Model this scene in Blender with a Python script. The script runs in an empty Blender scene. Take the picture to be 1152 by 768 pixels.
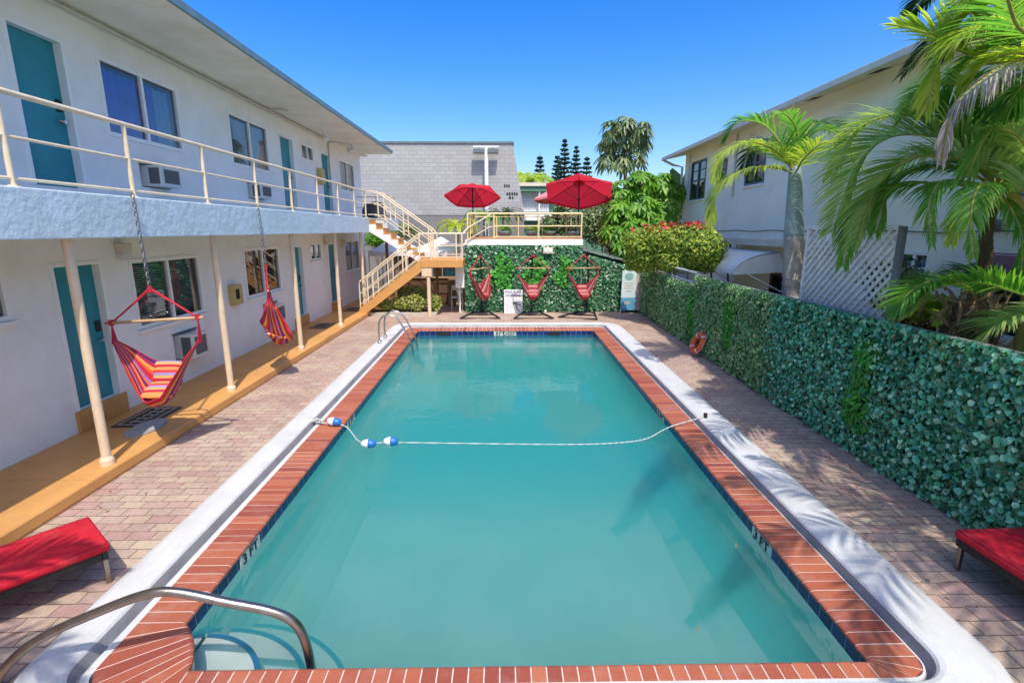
import bpy, bmesh, math, random
import numpy as np
from mathutils import Vector, Matrix
R = math.radians
random.seed(7); rng = np.random.default_rng(7)
S = bpy.context.scene
col = S.collection

# ------------------------------------------------------------------ camera, sky, sun, exposure
CH = 2.75; PITCH = R(12.4); YAW = R(0.9); FPX = 571.0
cd = bpy.data.cameras.new('camera'); cam = bpy.data.objects.new('camera', cd); col.objects.link(cam)
cam.location = (0, 0, CH); cam.rotation_euler = (R(90) - PITCH, 0, -YAW)
cd.sensor_fit = 'HORIZONTAL'; cd.sensor_width = 36; cd.lens = FPX / 1152 * 36
cd.clip_start = 0.05; cd.clip_end = 2000
S.camera = cam

SUN = Vector((0.15, -0.56, 1.0)).normalized()       # direction towards the sun
w = bpy.data.worlds.new('World'); S.world = w; w.use_nodes = True
nt = w.node_tree; nt.nodes.clear()
sky = nt.nodes.new('ShaderNodeTexSky'); sky.sky_type = 'NISHITA'; sky.sun_disc = False
sky.sun_elevation = math.asin(SUN.z); sky.sun_rotation = math.atan2(SUN.x, SUN.y)
sky.air_density = 1.0; sky.dust_density = 2.2; sky.ozone_density = 3.0; sky.altitude = 0
hs = nt.nodes.new('ShaderNodeHueSaturation'); hs.inputs['Saturation'].default_value = 1.5; hs.inputs['Hue'].default_value = 0.512
bg = nt.nodes.new('ShaderNodeBackground'); bg.inputs['Strength'].default_value = 0.122
wo = nt.nodes.new('ShaderNodeOutputWorld')
nt.links.new(sky.outputs[0], hs.inputs['Color']); nt.links.new(hs.outputs[0], bg.inputs[0]); nt.links.new(bg.outputs[0], wo.inputs[0])
ld = bpy.data.lights.new('sun', 'SUN'); ld.energy = 2.05; ld.angle = R(0.53); ld.color = (1.0, 0.94, 0.84)
lo = bpy.data.objects.new('sun', ld); col.objects.link(lo); lo.location = (6, -22, 40)
lo.rotation_euler = SUN.to_track_quat('Z', 'Y').to_euler()
vs = S.view_settings; vs.view_transform = 'Standard'; vs.look = 'None'; vs.exposure = 1.1; vs.gamma = 1; vs.use_curve_mapping = False
S.render.engine = 'CYCLES'
S.cycles.max_bounces = 8; S.cycles.volume_bounces = 3; S.cycles.transparent_max_bounces = 16; S.cycles.caustics_reflective = False; S.cycles.caustics_refractive = False

# a point of the place seen in direction (px,py) of a 1152 wide frame, at depth Y
def ray(px, py):
    x = (px - 576) / FPX; z = -(py - 384) / FPX
    d = [x, math.cos(PITCH) + z * math.sin(PITCH), -math.sin(PITCH) + z * math.cos(PITCH)]
    c, s = math.cos(-YAW), math.sin(-YAW)
    return Vector((c * d[0] - s * d[1], s * d[0] + c * d[1], d[2]))
def at(px, py, Y):
    d = ray(px, py); return Vector((0, 0, CH)) + d * (Y / d.y)
def atz(px, py, z):
    d = ray(px, py); return Vector((0, 0, CH)) + d * ((z - CH) / d.z)

# ------------------------------------------------------------------ materials
def nodes(name):
    m = bpy.data.materials.new(name); m.use_nodes = True
    t = m.node_tree; b = t.nodes['Principled BSDF']
    return m, t, b
def N(t, kind, **kw):
    n = t.nodes.new(kind)
    for k, v in kw.items():
        if hasattr(n, k): setattr(n, k, v)
        else: n.inputs[k].default_value = v
    return n
def ramp(t, stops):
    r = t.nodes.new('ShaderNodeValToRGB'); e = r.color_ramp.elements
    e[0].position = stops[0][0]; e[0].color = (*stops[0][1], 1)
    e[1].position = stops[-1][0]; e[1].color = (*stops[-1][1], 1)
    for p, c in stops[1:-1]:
        q = e.new(p); q.color = (*c, 1)
    return r
def paint(name, c, rough=0.6, var=0.12, scale=3.0, bump=0.15, bscale=60, metal=0.0, stain=None, stain_amt=0.35, spec=0.4, bdist=0.01, hue=(1.0, 0.97, 0.92)):
    """painted / rendered surface: base colour with soft wear, fine bump and optional dirt"""
    m, t, b = nodes(name); L = t.links.new
    tc = N(t, 'ShaderNodeTexCoord')
    n1 = N(t, 'ShaderNodeTexNoise', Scale=scale, Detail=6.0, Roughness=0.65); L(tc.outputs['Object'], n1.inputs['Vector'])
    lo_ = tuple(x * (1 - var) * h for x, h in zip(c, hue)); hi_ = tuple(min(1, x * (1 + var * 0.6)) for x in c)
    r = ramp(t, [(0.3, lo_), (0.7, hi_)]); L(n1.outputs['Fac'], r.inputs['Fac'])
    out = r.outputs[0]
    if stain:
        n2 = N(t, 'ShaderNodeTexNoise', Scale=scale * 0.6, Detail=9.0, Roughness=0.75); L(tc.outputs['Object'], n2.inputs['Vector'])
        rr = ramp(t, [(0.52, (0, 0, 0)), (0.75, (stain_amt,) * 3)]); L(n2.outputs['Fac'], rr.inputs['Fac'])
        mx = N(t, 'ShaderNodeMixRGB'); L(rr.outputs[0], mx.inputs[0]); L(out, mx.inputs[1]); mx.inputs[2].default_value = (*stain, 1)
        out = mx.outputs[0]
    L(out, b.inputs['Base Color'])
    b.inputs['Roughness'].default_value = rough; b.inputs['Metallic'].default_value = metal
    b.inputs['Specular IOR Level'].default_value = spec
    if bump:
        n3 = N(t, 'ShaderNodeTexNoise', Scale=bscale, Detail=5.0, Roughness=0.6); L(tc.outputs['Object'], n3.inputs['Vector'])
        bp = N(t, 'ShaderNodeBump', Strength=bump, Distance=bdist); L(n3.outputs['Fac'], bp.inputs['Height']); L(bp.outputs[0], b.inputs['Normal'])
    return m
def foliage(name, cols, rough=0.45, trans=0.3, tcol=None):
    """leaf material: every leaf (mesh island) gets its own tone, a little light comes through"""
    m, t, b = nodes(name); L = t.links.new
    g = N(t, 'ShaderNodeNewGeometry')
    k = len(cols)
    r = ramp(t, [(i / max(1, k - 1), c) for i, c in enumerate(cols)]); L(g.outputs['Random Per Island'], r.inputs['Fac'])
    L(r.outputs[0], b.inputs['Base Color']); b.inputs['Roughness'].default_value = rough; b.inputs['Specular IOR Level'].default_value = 0.4
    tr = N(t, 'ShaderNodeBsdfTranslucent'); mul = N(t, 'ShaderNodeMixRGB', blend_type='MULTIPLY'); mul.inputs[0].default_value = 1
    L(r.outputs[0], mul.inputs[1]); mul.inputs[2].default_value = (*(tcol or (1.5, 1.6, 0.7)), 1); L(mul.outputs[0], tr.inputs[0])
    mx = N(t, 'ShaderNodeMixShader'); mx.inputs[0].default_value = trans
    L(b.outputs[0], mx.inputs[1]); L(tr.outputs[0], mx.inputs[2]); L(mx.outputs[0], t.nodes['Material Output'].inputs[0])
    return m
def bricks(name, stops, mortar, bw, bh, ms, axes='xy', rough=0.75, bump=0.4, off=0.5, warp=0.0, dirt=None, sq=1.0):
    m, t, b = nodes(name); L = t.links.new
    tc = N(t, 'ShaderNodeTexCoord'); sp = N(t, 'ShaderNodeSeparateXYZ'); L(tc.outputs['Object'], sp.inputs[0])
    cb = N(t, 'ShaderNodeCombineXYZ')
    if axes == 'xy': L(sp.outputs[0], cb.inputs[0]); L(sp.outputs[1], cb.inputs[1])
    elif axes == 'yx': L(sp.outputs[1], cb.inputs[0]); L(sp.outputs[0], cb.inputs[1])
    elif axes == 'xz': L(sp.outputs[0], cb.inputs[0]); L(sp.outputs[2], cb.inputs[1])
    elif axes == 'sz':
        ad = N(t, 'ShaderNodeMath', operation='ADD'); L(sp.outputs[0], ad.inputs[0]); L(sp.outputs[1], ad.inputs[1])
        L(ad.outputs[0], cb.inputs[0]); L(sp.outputs[2], cb.inputs[1])
    vec = cb.outputs[0]
    if warp:
        nw = N(t, 'ShaderNodeTexNoise', Scale=9.0, Detail=3.0); L(tc.outputs['Object'], nw.inputs['Vector'])
        vm = N(t, 'ShaderNodeVectorMath', operation='SCALE'); L(nw.outputs['Color'], vm.inputs[0]); vm.inputs['Scale'].default_value = warp
        va = N(t, 'ShaderNodeVectorMath', operation='ADD'); L(vec, va.inputs[0]); L(vm.outputs[0], va.inputs[1]); vec = va.outputs[0]
    br = N(t, 'ShaderNodeTexBrick'); br.offset = off; br.squash = sq
    br.inputs['Scale'].default_value = 1; br.inputs['Brick Width'].default_value = bw; br.inputs['Row Height'].default_value = bh
    br.inputs['Mortar Size'].default_value = ms; br.inputs['Mortar Smooth'].default_value = 0.3; br.inputs['Bias'].default_value = 0
    br.inputs['Color1'].default_value = (0, 0, 0, 1); br.inputs['Color2'].default_value = (1, 1, 1, 1); br.inputs['Mortar'].default_value = (0.5, 0.5, 0.5, 1)
    L(vec, br.inputs['Vector'])
    r = ramp(t, stops); L(br.outputs['Color'], r.inputs['Fac'])
    n1 = N(t, 'ShaderNodeTexNoise', Scale=22.0, Detail=8.0, Roughness=0.7); L(tc.outputs['Object'], n1.inputs['Vector'])
    r1 = ramp(t, [(0.3, (0.78, 0.77, 0.76)), (0.72, (1.12, 1.12, 1.12))]); L(n1.outputs['Fac'], r1.inputs['Fac'])
    mu = N(t, 'ShaderNodeMixRGB', blend_type='MULTIPLY'); mu.inputs[0].default_value = 1; L(r.outputs[0], mu.inputs[1]); L(r1.outputs[0], mu.inputs[2])
    out = mu.outputs[0]
    if dirt:
        n2 = N(t, 'ShaderNodeTexNoise', Scale=0.9, Detail=8.0, Roughness=0.7); L(tc.outputs['Object'], n2.inputs['Vector'])
        r2 = ramp(t, [(0.42, (1, 1, 1)), (0.72, dirt)]); L(n2.outputs['Fac'], r2.inputs['Fac'])
        m2 = N(t, 'ShaderNodeMixRGB', blend_type='MULTIPLY'); m2.inputs[0].default_value = 1; L(out, m2.inputs[1]); L(r2.outputs[0], m2.inputs[2]); out = m2.outputs[0]
    mm = N(t, 'ShaderNodeMixRGB'); L(br.outputs['Fac'], mm.inputs[0]); L(out, mm.inputs[1]); mm.inputs[2].default_value = (*mortar, 1)
    L(mm.outputs[0], b.inputs['Base Color']); b.inputs['Roughness'].default_value = rough; b.inputs['Specular IOR Level'].default_value = 0.3
    iv = N(t, 'ShaderNodeMath', operation='SUBTRACT'); iv.inputs[0].default_value = 1; L(br.outputs['Fac'], iv.inputs[1])
    ad = N(t, 'ShaderNodeMath', operation='MULTIPLY_ADD'); L(n1.outputs['Fac'], ad.inputs[0]); ad.inputs[1].default_value = 0.35; L(iv.outputs[0], ad.inputs[2])
    bp = N(t, 'ShaderNodeBump', Strength=bump, Distance=0.006); L(ad.outputs[0], bp.inputs['Height']); L(bp.outputs[0], b.inputs['Normal'])
    return m
def stripes(name, cols, scale, axis=1, rough=0.8, bump=True, soft=0.0):
    """woven cloth with coloured stripes, read from the mesh UVs"""
    m, t, b = nodes(name); L = t.links.new
    tc = N(t, 'ShaderNodeTexCoord'); sp = N(t, 'ShaderNodeSeparateXYZ'); L(tc.outputs['UV'], sp.inputs[0])
    mu = N(t, 'ShaderNodeMath', operation='MULTIPLY'); L(sp.outputs[axis], mu.inputs[0]); mu.inputs[1].default_value = scale
    fr = N(t, 'ShaderNodeMath', operation='FRACT'); L(mu.outputs[0], fr.inputs[0])
    k = len(cols); r = ramp(t, [(i / k, c) for i, c in enumerate(cols)]); r.color_ramp.interpolation = 'CONSTANT'
    L(fr.outputs[0], r.inputs['Fac']); L(r.outputs[0], b.inputs['Base Color'])
    b.inputs['Roughness'].default_value = rough; b.inputs['Specular IOR Level'].default_value = 0.15
    n3 = N(t, 'ShaderNodeTexNoise', Scale=220.0); L(tc.outputs['Object'], n3.inputs['Vector'])
    bp = N(t, 'ShaderNodeBump', Strength=0.3, Distance=0.003); L(n3.outputs['Fac'], bp.inputs['Height']); L(bp.outputs[0], b.inputs['Normal'])
    return m

M = {}
M['wall'] = paint('white_render', (0.88, 0.88, 0.85), 0.8, 0.06, 1.6, 0.6, 32, stain=(0.64, 0.63, 0.60), stain_amt=0.4, bdist=0.012)
M['soffit'] = paint('cream_soffit', (0.86, 0.82, 0.68), 0.8, 0.1, 1.3, 0.3, 30, stain=(0.62, 0.55, 0.38), stain_amt=0.5)
M['slab'] = paint('blue_white_slab', (0.62, 0.75, 0.80), 0.75, 0.10, 2.2, 0.45, 9, stain=(0.46, 0.52, 0.52), stain_amt=0.5, bdist=0.03)
def streaks(m, amt=0.35, col_=(0.42, 0.42, 0.38), sc=(1.6, 1.6, 0.25), lo=0.55, hi=0.78):
    t = m.node_tree; L = t.links.new; b = t.nodes['Principled BSDF']; src = b.inputs['Base Color'].links[0].from_socket
    tc = N(t, 'ShaderNodeTexCoord'); mp = N(t, 'ShaderNodeMapping'); mp.inputs['Scale'].default_value = sc; L(tc.outputs['Object'], mp.inputs[0])
    n = N(t, 'ShaderNodeTexNoise', Scale=4.0, Detail=10.0, Roughness=0.8); L(mp.outputs[0], n.inputs['Vector'])
    rr = ramp(t, [(lo, (0, 0, 0)), (hi, (amt,) * 3)]); L(n.outputs['Fac'], rr.inputs['Fac'])
    mx = N(t, 'ShaderNodeMixRGB'); L(rr.outputs[0], mx.inputs[0]); L(src, mx.inputs[1]); mx.inputs[2].default_value = (*col_, 1); L(mx.outputs[0], b.inputs['Base Color'])
streaks(M['slab'], 0.5, (0.40, 0.46, 0.46)); streaks(M['wall'], 0.22, (0.58, 0.57, 0.54)); streaks(M['soffit'], 0.35, (0.62, 0.52, 0.32), (0.5, 0.5, 1), 0.5, 0.8)
M['fascia'] = paint('blue_fascia', (0.16, 0.27, 0.33), 0.5, 0.2, 5, 0.2)
M['roofing'] = paint('roofing', (0.35, 0.34, 0.33), 0.9, 0.2, 3)
M['orange'] = paint('ochre_floor_paint', (0.64, 0.325, 0.10), 0.55, 0.12, 1.5, 0.25, 40, stain=(0.34, 0.19, 0.08), stain_amt=0.55)
M['cream'] = paint('cream_paint', (0.76, 0.60, 0.42), 0.5, 0.1, 6, 0.2, 50, stain=(0.42, 0.25, 0.13), stain_amt=0.5)
M['railpaint'] = paint('rail_paint', (0.80, 0.68, 0.50), 0.45, 0.08, 8, 0.1, 80, stain=(0.45, 0.25, 0.12), stain_amt=0.45)
M['yrail'] = paint('yellow_rail_paint', (0.78, 0.66, 0.34), 0.45, 0.08, 8, 0.1, 80)
M['teal'] = paint('teal_door_paint', (0.02, 0.25, 0.30), 0.42, 0.14, 3, 0.15, 20, stain=(0.05, 0.33, 0.36), stain_amt=0.6)
M['frame'] = paint('white_aluminium', (0.88, 0.89, 0.88), 0.35, 0.05, 6, 0.05)
M['whitepaint'] = paint('white_paint', (0.82, 0.82, 0.80), 0.5, 0.05, 5, 0.1)
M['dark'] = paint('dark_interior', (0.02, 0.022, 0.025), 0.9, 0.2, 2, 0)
M['blind'] = paint('grey_blind', (0.62, 0.66, 0.70), 0.6, 0.1, 5, 0)
M['brownblind'] = paint('brown_blind', (0.36, 0.25, 0.18), 0.6, 0.15, 5, 0)
M['curtain'] = paint('blue_curtain', (0.06, 0.12, 0.85), 0.9, 0.3, 4, 0.2)
M['curtain2'] = paint('steel_blue_curtain', (0.22, 0.50, 0.80), 0.9, 0.3, 4, 0.2)
M['steel'] = paint('brushed_steel', (0.55, 0.55, 0.55), 0.22, 0.15, 9, 0.05, metal=1.0)
M['bronze'] = paint('worn_handrail_steel', (0.36, 0.32, 0.28), 0.33, 0.3, 7, 0.15, 60, metal=1.0, stain=(0.25, 0.16, 0.09), stain_amt=0.5)
M['brass'] = paint('dull_brass', (0.45, 0.36, 0.22), 0.3, 0.1, metal=1.0)
M['black'] = paint('black_steel', (0.018, 0.016, 0.017), 0.5, 0.2, 6, 0.1)
M['grillcover'] = paint('charcoal_cover', (0.035, 0.04, 0.05), 0.7, 0.3, 3, 0.4, 12, bdist=0.03)
M['acmetal'] = paint('ac_case', (0.72, 0.73, 0.70), 0.5, 0.08, 5, 0.05)
M['acdark'] = paint('ac_grille', (0.14, 0.15, 0.16), 0.6, 0.2, 30, 0.3)
M['yellowbox'] = paint('old_yellow_enamel', (0.55, 0.42, 0.16), 0.5, 0.15, 9, 0.1)
M['concrete'] = paint('gutter_concrete', (0.36, 0.36, 0.37), 0.85, 0.2, 4, 0.3, 60, stain=(0.22, 0.22, 0.22), stain_amt=0.5)
M['curb'] = paint('white_kerb_paint', (0.60, 0.61, 0.62), 0.6, 0.08, 2.5, 0.4, 70, stain=(0.50, 0.50, 0.49), stain_amt=0.55)
streaks(M['curb'], 0.45, (0.33, 0.34, 0.34), (1.5, 0.5, 1), 0.5, 0.75)
streaks(M['orange'], 0.5, (0.40, 0.22, 0.09), (1.2, 0.35, 1), 0.5, 0.75)
M['grout'] = paint('white_grout', (0.62, 0.57, 0.52), 0.8, 0.1, 20, 0.2)
M['plaster'] = paint('pool_plaster', (0.50, 0.53, 0.51), 0.7, 0.22, 0.9, 0.1, 20, stain=(0.26, 0.31, 0.28), stain_amt=0.8)
M['rope'] = paint('white_rope', (0.50, 0.55, 0.56), 0.8, 0.1, 20, 0.2)
M['floatblue'] = paint('blue_float', (0.02, 0.16, 0.55), 0.35, 0.1, 9, 0)
M['floatwhite'] = paint('white_float', (0.82, 0.83, 0.84), 0.35, 0.05, 9, 0)
M['chain'] = paint('galvanised_chain', (0.42, 0.42, 0.42), 0.4, 0.2, 20, 0, metal=1.0)
M['redrope'] = paint('red_rope', (0.48, 0.02, 0.045), 0.8, 0.2, 20, 0.2)
M['wood'] = paint('light_wood_bar', (0.55, 0.36, 0.20), 0.55, 0.2, 9, 0.2)
M['darkwood'] = paint('brown_wood', (0.14, 0.075, 0.04), 0.7, 0.3, 4, 0.3)
M['midwood'] = paint('weathered_wood', (0.30, 0.19, 0.11), 0.7, 0.3, 4, 0.3)
M['greywood'] = paint('grey_weathered_lattice', (0.80, 0.79, 0.76), 0.8, 0.2, 7, 0.3)
M['greypost'] = paint('slate_grey_post', (0.15, 0.18, 0.20), 0.7, 0.25, 7, 0.3)
M['cushion'] = paint('red_cushion', (0.56, 0.018, 0.035), 0.85, 0.16, 5, 0.55, 11, bdist=0.02, stain=(0.62, 0.12, 0.10), stain_amt=0.6, spec=0.2)
M['umbrella'] = paint('red_canopy', (0.60, 0.012, 0.03), 0.8, 0.1, 4, 0.2, 150)
def cloth(name, c, tr=0.4):
    m, t, b = nodes(name); L = t.links.new; b.inputs['Base Color'].default_value = (*c, 1); b.inputs['Roughness'].default_value = 0.8
    q = N(t, 'ShaderNodeBsdfTranslucent'); q.inputs[0].default_value = (*c, 1); mx = N(t, 'ShaderNodeMixShader'); mx.inputs[0].default_value = tr
    L(b.outputs[0], mx.inputs[1]); L(q.outputs[0], mx.inputs[2]); L(mx.outputs[0], t.nodes['Material Output'].inputs[0]); return m
M['umbrella'] = cloth('red_canopy_cloth', (0.74, 0.03, 0.06), 0.5)
M['pinkumb'] = paint('faded_pink_canopy', (0.75, 0.25, 0.25), 0.8, 0.1, 4, 0.2, 150)
M['lifering'] = paint('orange_ring', (0.75, 0.11, 0.03), 0.45, 0.1, 6, 0.05)
M['rbwall'] = paint('pale_grey_green_render', (0.97, 0.94, 0.78), 0.85, 0.06, 1.4, 0.4, 40, stain=(0.5, 0.5, 0.44), stain_amt=0.3)
M['rbend'] = paint('beige_trim', (0.68, 0.62, 0.50), 0.8, 0.1, 2, 0.3)
M['rbsoffit'] = paint('beige_soffit', (0.85, 0.72, 0.50), 0.8, 0.12, 1.5, 0.3)
M['gutter'] = paint('cream_gutter', (0.66, 0.62, 0.52), 0.5, 0.1, 4, 0.1)
M['tin'] = paint('white_awning_metal', (0.80, 0.82, 0.80), 0.4, 0.06, 5, 0.05)
M['maroon'] = paint('maroon_shade', (0.30, 0.14, 0.16), 0.7, 0.1)
M['planter'] = paint('planter_concrete', (0.50, 0.45, 0.38), 0.85, 0.2, 3)
M['soil'] = paint('dark_soil', (0.07, 0.05, 0.035), 0.95, 0.3, 6, 0.5)
M['capstone'] = paint('mossy_wall_top', (0.20, 0.25, 0.22), 0.85, 0.3, 3, 0.3, stain=(0.12, 0.15, 0.12), stain_amt=0.7)
streaks(M['rbwall'], 0.25, (0.62, 0.60, 0.50))
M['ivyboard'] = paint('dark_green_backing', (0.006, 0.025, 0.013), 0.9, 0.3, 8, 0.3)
M['canvas'] = paint('white_canvas', (0.80, 0.81, 0.82), 0.75, 0.05, 3, 0.1)
M['turq'] = paint('turquoise_paint', (0.10, 0.36, 0.38), 0.6, 0.15, 5)
M['housegreen'] = paint('house_green', (0.10, 0.22, 0.15), 0.7, 0.1)
M['bars'] = paint('white_bars', (0.68, 0.69, 0.68), 0.6, 0.1)
M['greyrender'] = paint('grey_render', (0.24, 0.23, 0.22), 0.9, 0.15, 1.5, 0.3)
M['decktile'] = paint('terracotta_deck', (0.48, 0.24, 0.11), 0.7, 0.15, 3, 0.2)
M['signwhite'] = paint('sign_white', (0.78, 0.80, 0.80), 0.45, 0.04, 5, 0)
M['signblue'] = paint('sign_navy', (0.03, 0.05, 0.18), 0.5, 0.1, 5, 0)
M['text'] = paint('black_lettering', (0.02, 0.02, 0.02), 0.6, 0, 5, 0)
M['bannerblue'] = paint('banner_blue', (0.10, 0.35, 0.52), 0.55, 0.1, 4, 0)
M['bannerpale'] = paint('banner_pale', (0.58, 0.70, 0.72), 0.55, 0.1, 4, 0)
M['bannersand'] = paint('banner_sand', (0.50, 0.42, 0.40), 0.55, 0.35, 6, 0)
M['bannergreen'] = paint('banner_green', (0.22, 0.42, 0.36), 0.55, 0.1, 4, 0)
M['markertile'] = paint('pale_marker_tile', (0.62, 0.70, 0.66), 0.35, 0.1, 8, 0.05)
M['bluetrim'] = paint('blue_step_tile', (0.015, 0.07, 0.22), 0.3, 0.2, 20, 0)
M['mat'] = paint('brown_coir_mat', (0.09, 0.06, 0.045), 0.95, 0.3, 20, 0.5, 150)
M['matpale'] = paint('pale_mat_pattern', (0.42, 0.38, 0.33), 0.95, 0.2, 20, 0.4, 150)
M['plaque'] = paint('grey_mosaic_stone', (0.36, 0.36, 0.35), 0.8, 0.3, 18, 0.5, 60)
M['bark'] = paint('grey_palm_bark', (0.40, 0.37, 0.32), 0.85, 0.25, 5, 0.5, 25, stain=(0.2, 0.17, 0.13), stain_amt=0.6, bdist=0.03)
M['brownbark'] = paint('brown_bark', (0.16, 0.11, 0.07), 0.9, 0.3, 6, 0.6, 20, bdist=0.03)
M['shaft'] = paint('blue_grey_crownshaft', (0.25, 0.34, 0.34), 0.45, 0.25, 4, 0.15, stain=(0.12, 0.12, 0.10), stain_amt=0.6)
M['yshaft'] = paint('yellow_crownshaft', (0.50, 0.42, 0.12), 0.45, 0.2, 4, 0.15)
M['fibre'] = paint('dry_fibre', (0.30, 0.20, 0.12), 0.9, 0.4, 9, 0.8, 40, bdist=0.03)
M['rachis'] = paint('yellow_green_stem', (0.32, 0.32, 0.07), 0.5, 0.2, 6, 0.1)
M['fr_lime'] = foliage('lime_frond', [(0.36, 0.50, 0.07), (0.56, 0.60, 0.12), (0.20, 0.36, 0.05)], 0.4, 0.5)
M['fr_green'] = foliage('green_frond', [(0.08, 0.28, 0.05), (0.22, 0.42, 0.08), (0.12, 0.32, 0.06)], 0.38, 0.5)
M['fr_pale'] = foliage('pale_frond', [(0.32, 0.48, 0.20), (0.50, 0.60, 0.28), (0.18, 0.36, 0.11)], 0.38, 0.5)
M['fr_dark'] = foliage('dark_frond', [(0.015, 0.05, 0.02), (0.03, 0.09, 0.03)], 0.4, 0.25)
M['fr_dry'] = foliage('dry_frond', [(0.50, 0.47, 0.45), (0.36, 0.27, 0.20), (0.62, 0.60, 0.62)], 0.8, 0.15, (1, 0.9, 0.8))
M['ivy'] = foliage('ivy_leaves', [(0.008, 0.09, 0.03), (0.06, 0.38, 0.16), (0.26, 0.74, 0.46), (0.012, 0.12, 0.04), (0.14, 0.55, 0.28), (0.55, 0.85, 0.58), (0.02, 0.20, 0.08), (0.22, 0.66, 0.48), (0.01, 0.10, 0.04), (0.20, 0.24, 0.10)], 0.42, 0.1)
M['ivyfar'] = foliage('ivy_leaves_with_blossom', [(0.012, 0.09, 0.035), (0.04, 0.19, 0.08), (0.02, 0.12, 0.05), (0.12, 0.30, 0.15), (0.14, 0.32, 0.16), (0.60, 0.70, 0.52)], 0.5, 0.1)
M['bright'] = foliage('bright_fern', [(0.06, 0.34, 0.05), (0.16, 0.52, 0.09), (0.03, 0.20, 0.04)], 0.45, 0.3)
M['hedgeyl'] = foliage('yellow_green_hedge', [(0.34, 0.42, 0.04), (0.15, 0.30, 0.04), (0.55, 0.56, 0.08), (0.07, 0.18, 0.03), (0.26, 0.38, 0.05)], 0.45, 0.3)
M['redfl'] = foliage('red_blossom', [(0.55, 0.03, 0.03), (0.65, 0.10, 0.05), (0.45, 0.02, 0.08)], 0.6, 0.2, (1.2, 0.6, 0.5))
M['croton'] = foliage('croton_leaves', [(0.50, 0.46, 0.10), (0.18, 0.28, 0.04), (0.65, 0.60, 0.25), (0.06, 0.15, 0.03), (0.35, 0.38, 0.06)], 0.4, 0.2)
M['tree1'] = foliage('bright_tree_leaves', [(0.12, 0.32, 0.03), (0.26, 0.48, 0.06), (0.06, 0.20, 0.03), (0.38, 0.56, 0.14)], 0.4, 0.45)
M['tree2'] = foliage('olive_tree_leaves', [(0.05, 0.12, 0.05), (0.15, 0.22, 0.09), (0.30, 0.34, 0.16), (0.03, 0.08, 0.04)], 0.4, 0.2)
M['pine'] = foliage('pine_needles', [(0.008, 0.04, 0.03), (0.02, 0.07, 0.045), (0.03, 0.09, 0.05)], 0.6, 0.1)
M['shrub'] = foliage('mixed_shrub_leaves', [(0.08, 0.18, 0.05), (0.24, 0.30, 0.13), (0.12, 0.24, 0.06), (0.48, 0.50, 0.34), (0.04, 0.09, 0.03)], 0.5, 0.25)
M['redleaf'] = foliage('red_ti_leaves', [(0.35, 0.04, 0.05), (0.18, 0.02, 0.03), (0.45, 0.12, 0.08)], 0.45, 0.25, (1.3, 0.6, 0.6))
M['banana'] = foliage('banana_leaves', [(0.05, 0.14, 0.05), (0.12, 0.22, 0.08), (0.20, 0.28, 0.14)], 0.4, 0.3)
M['brick'] = None
def brickmat():
    m, t, b = nodes('terracotta_coping'); L = t.links.new
    g = N(t, 'ShaderNodeNewGeometry'); tc = N(t, 'ShaderNodeTexCoord')
    r = ramp(t, [(0, (0.27, 0.060, 0.038)), (0.35, (0.38, 0.10, 0.05)), (0.7, (0.44, 0.14, 0.07)), (1, (0.33, 0.085, 0.05))]); L(g.outputs['Random Per Island'], r.inputs['Fac'])
    n = N(t, 'ShaderNodeTexNoise', Scale=75.0, Detail=6.0, Roughness=0.75); L(tc.outputs['Object'], n.inputs['Vector'])
    r1 = ramp(t, [(0.3, (0.75, 0.72, 0.7)), (0.7, (1.15, 1.15, 1.15))]); L(n.outputs['Fac'], r1.inputs['Fac'])
    mu = N(t, 'ShaderNodeMixRGB', blend_type='MULTIPLY'); mu.inputs[0].default_value = 1; L(r.outputs[0], mu.inputs[1]); L(r1.outputs[0], mu.inputs[2])
    n2 = N(t, 'ShaderNodeTexNoise', Scale=3.0, Detail=9.0, Roughness=0.75); L(tc.outputs['Object'], n2.inputs['Vector'])
    r2 = ramp(t, [(0.50, (0, 0, 0)), (0.78, (0.38, 0.38, 0.38))]); L(n2.outputs['Fac'], r2.inputs['Fac'])
    m2 = N(t, 'ShaderNodeMixRGB'); L(r2.outputs[0], m2.inputs[0]); L(mu.outputs[0], m2.inputs[1]); m2.inputs[2].default_value = (0.50, 0.36, 0.30, 1)
    L(m2.outputs[0], b.inputs['Base Color']); b.inputs['Roughness'].default_value = 0.6
    bp = N(t, 'ShaderNodeBump', Strength=0.3, Distance=0.004); L(n.outputs['Fac'], bp.inputs['Height']); L(bp.outputs[0], b.inputs['Normal'])
    return m
M['brick'] = brickmat()
PV = [(0.0, (0.46, 0.33, 0.265)), (0.25, (0.51, 0.39, 0.29)), (0.5, (0.45, 0.285, 0.25)), (0.75, (0.53, 0.42, 0.31)), (1.0, (0.43, 0.30, 0.27))]
M['paver'] = bricks('concrete_pavers', PV, (0.13, 0.10, 0.08), 0.23, 0.135, 0.005, 'xy', 0.8, 0.6, 0.42, 0.03, (0.72, 0.68, 0.66))
M['tile'] = bricks('pool_tile', [(0, (0.008, 0.022, 0.10)), (0.5, (0.010, 0.035, 0.16)), (1, (0.015, 0.05, 0.20))], (0.30, 0.34, 0.40), 0.152, 0.152, 0.003, 'sz', 0.12, 0.2, 0.0)
M['block'] = bricks('white_blockwork', [(0, (0.43, 0.42, 0.40)), (0.5, (0.48, 0.47, 0.445)), (1, (0.45, 0.44, 0.42))], (0.31, 0.31, 0.315), 0.385, 0.185, 0.012, 'xz', 0.85, 0.6, 0.5, 0.0, (0.86, 0.85, 0.83))
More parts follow.
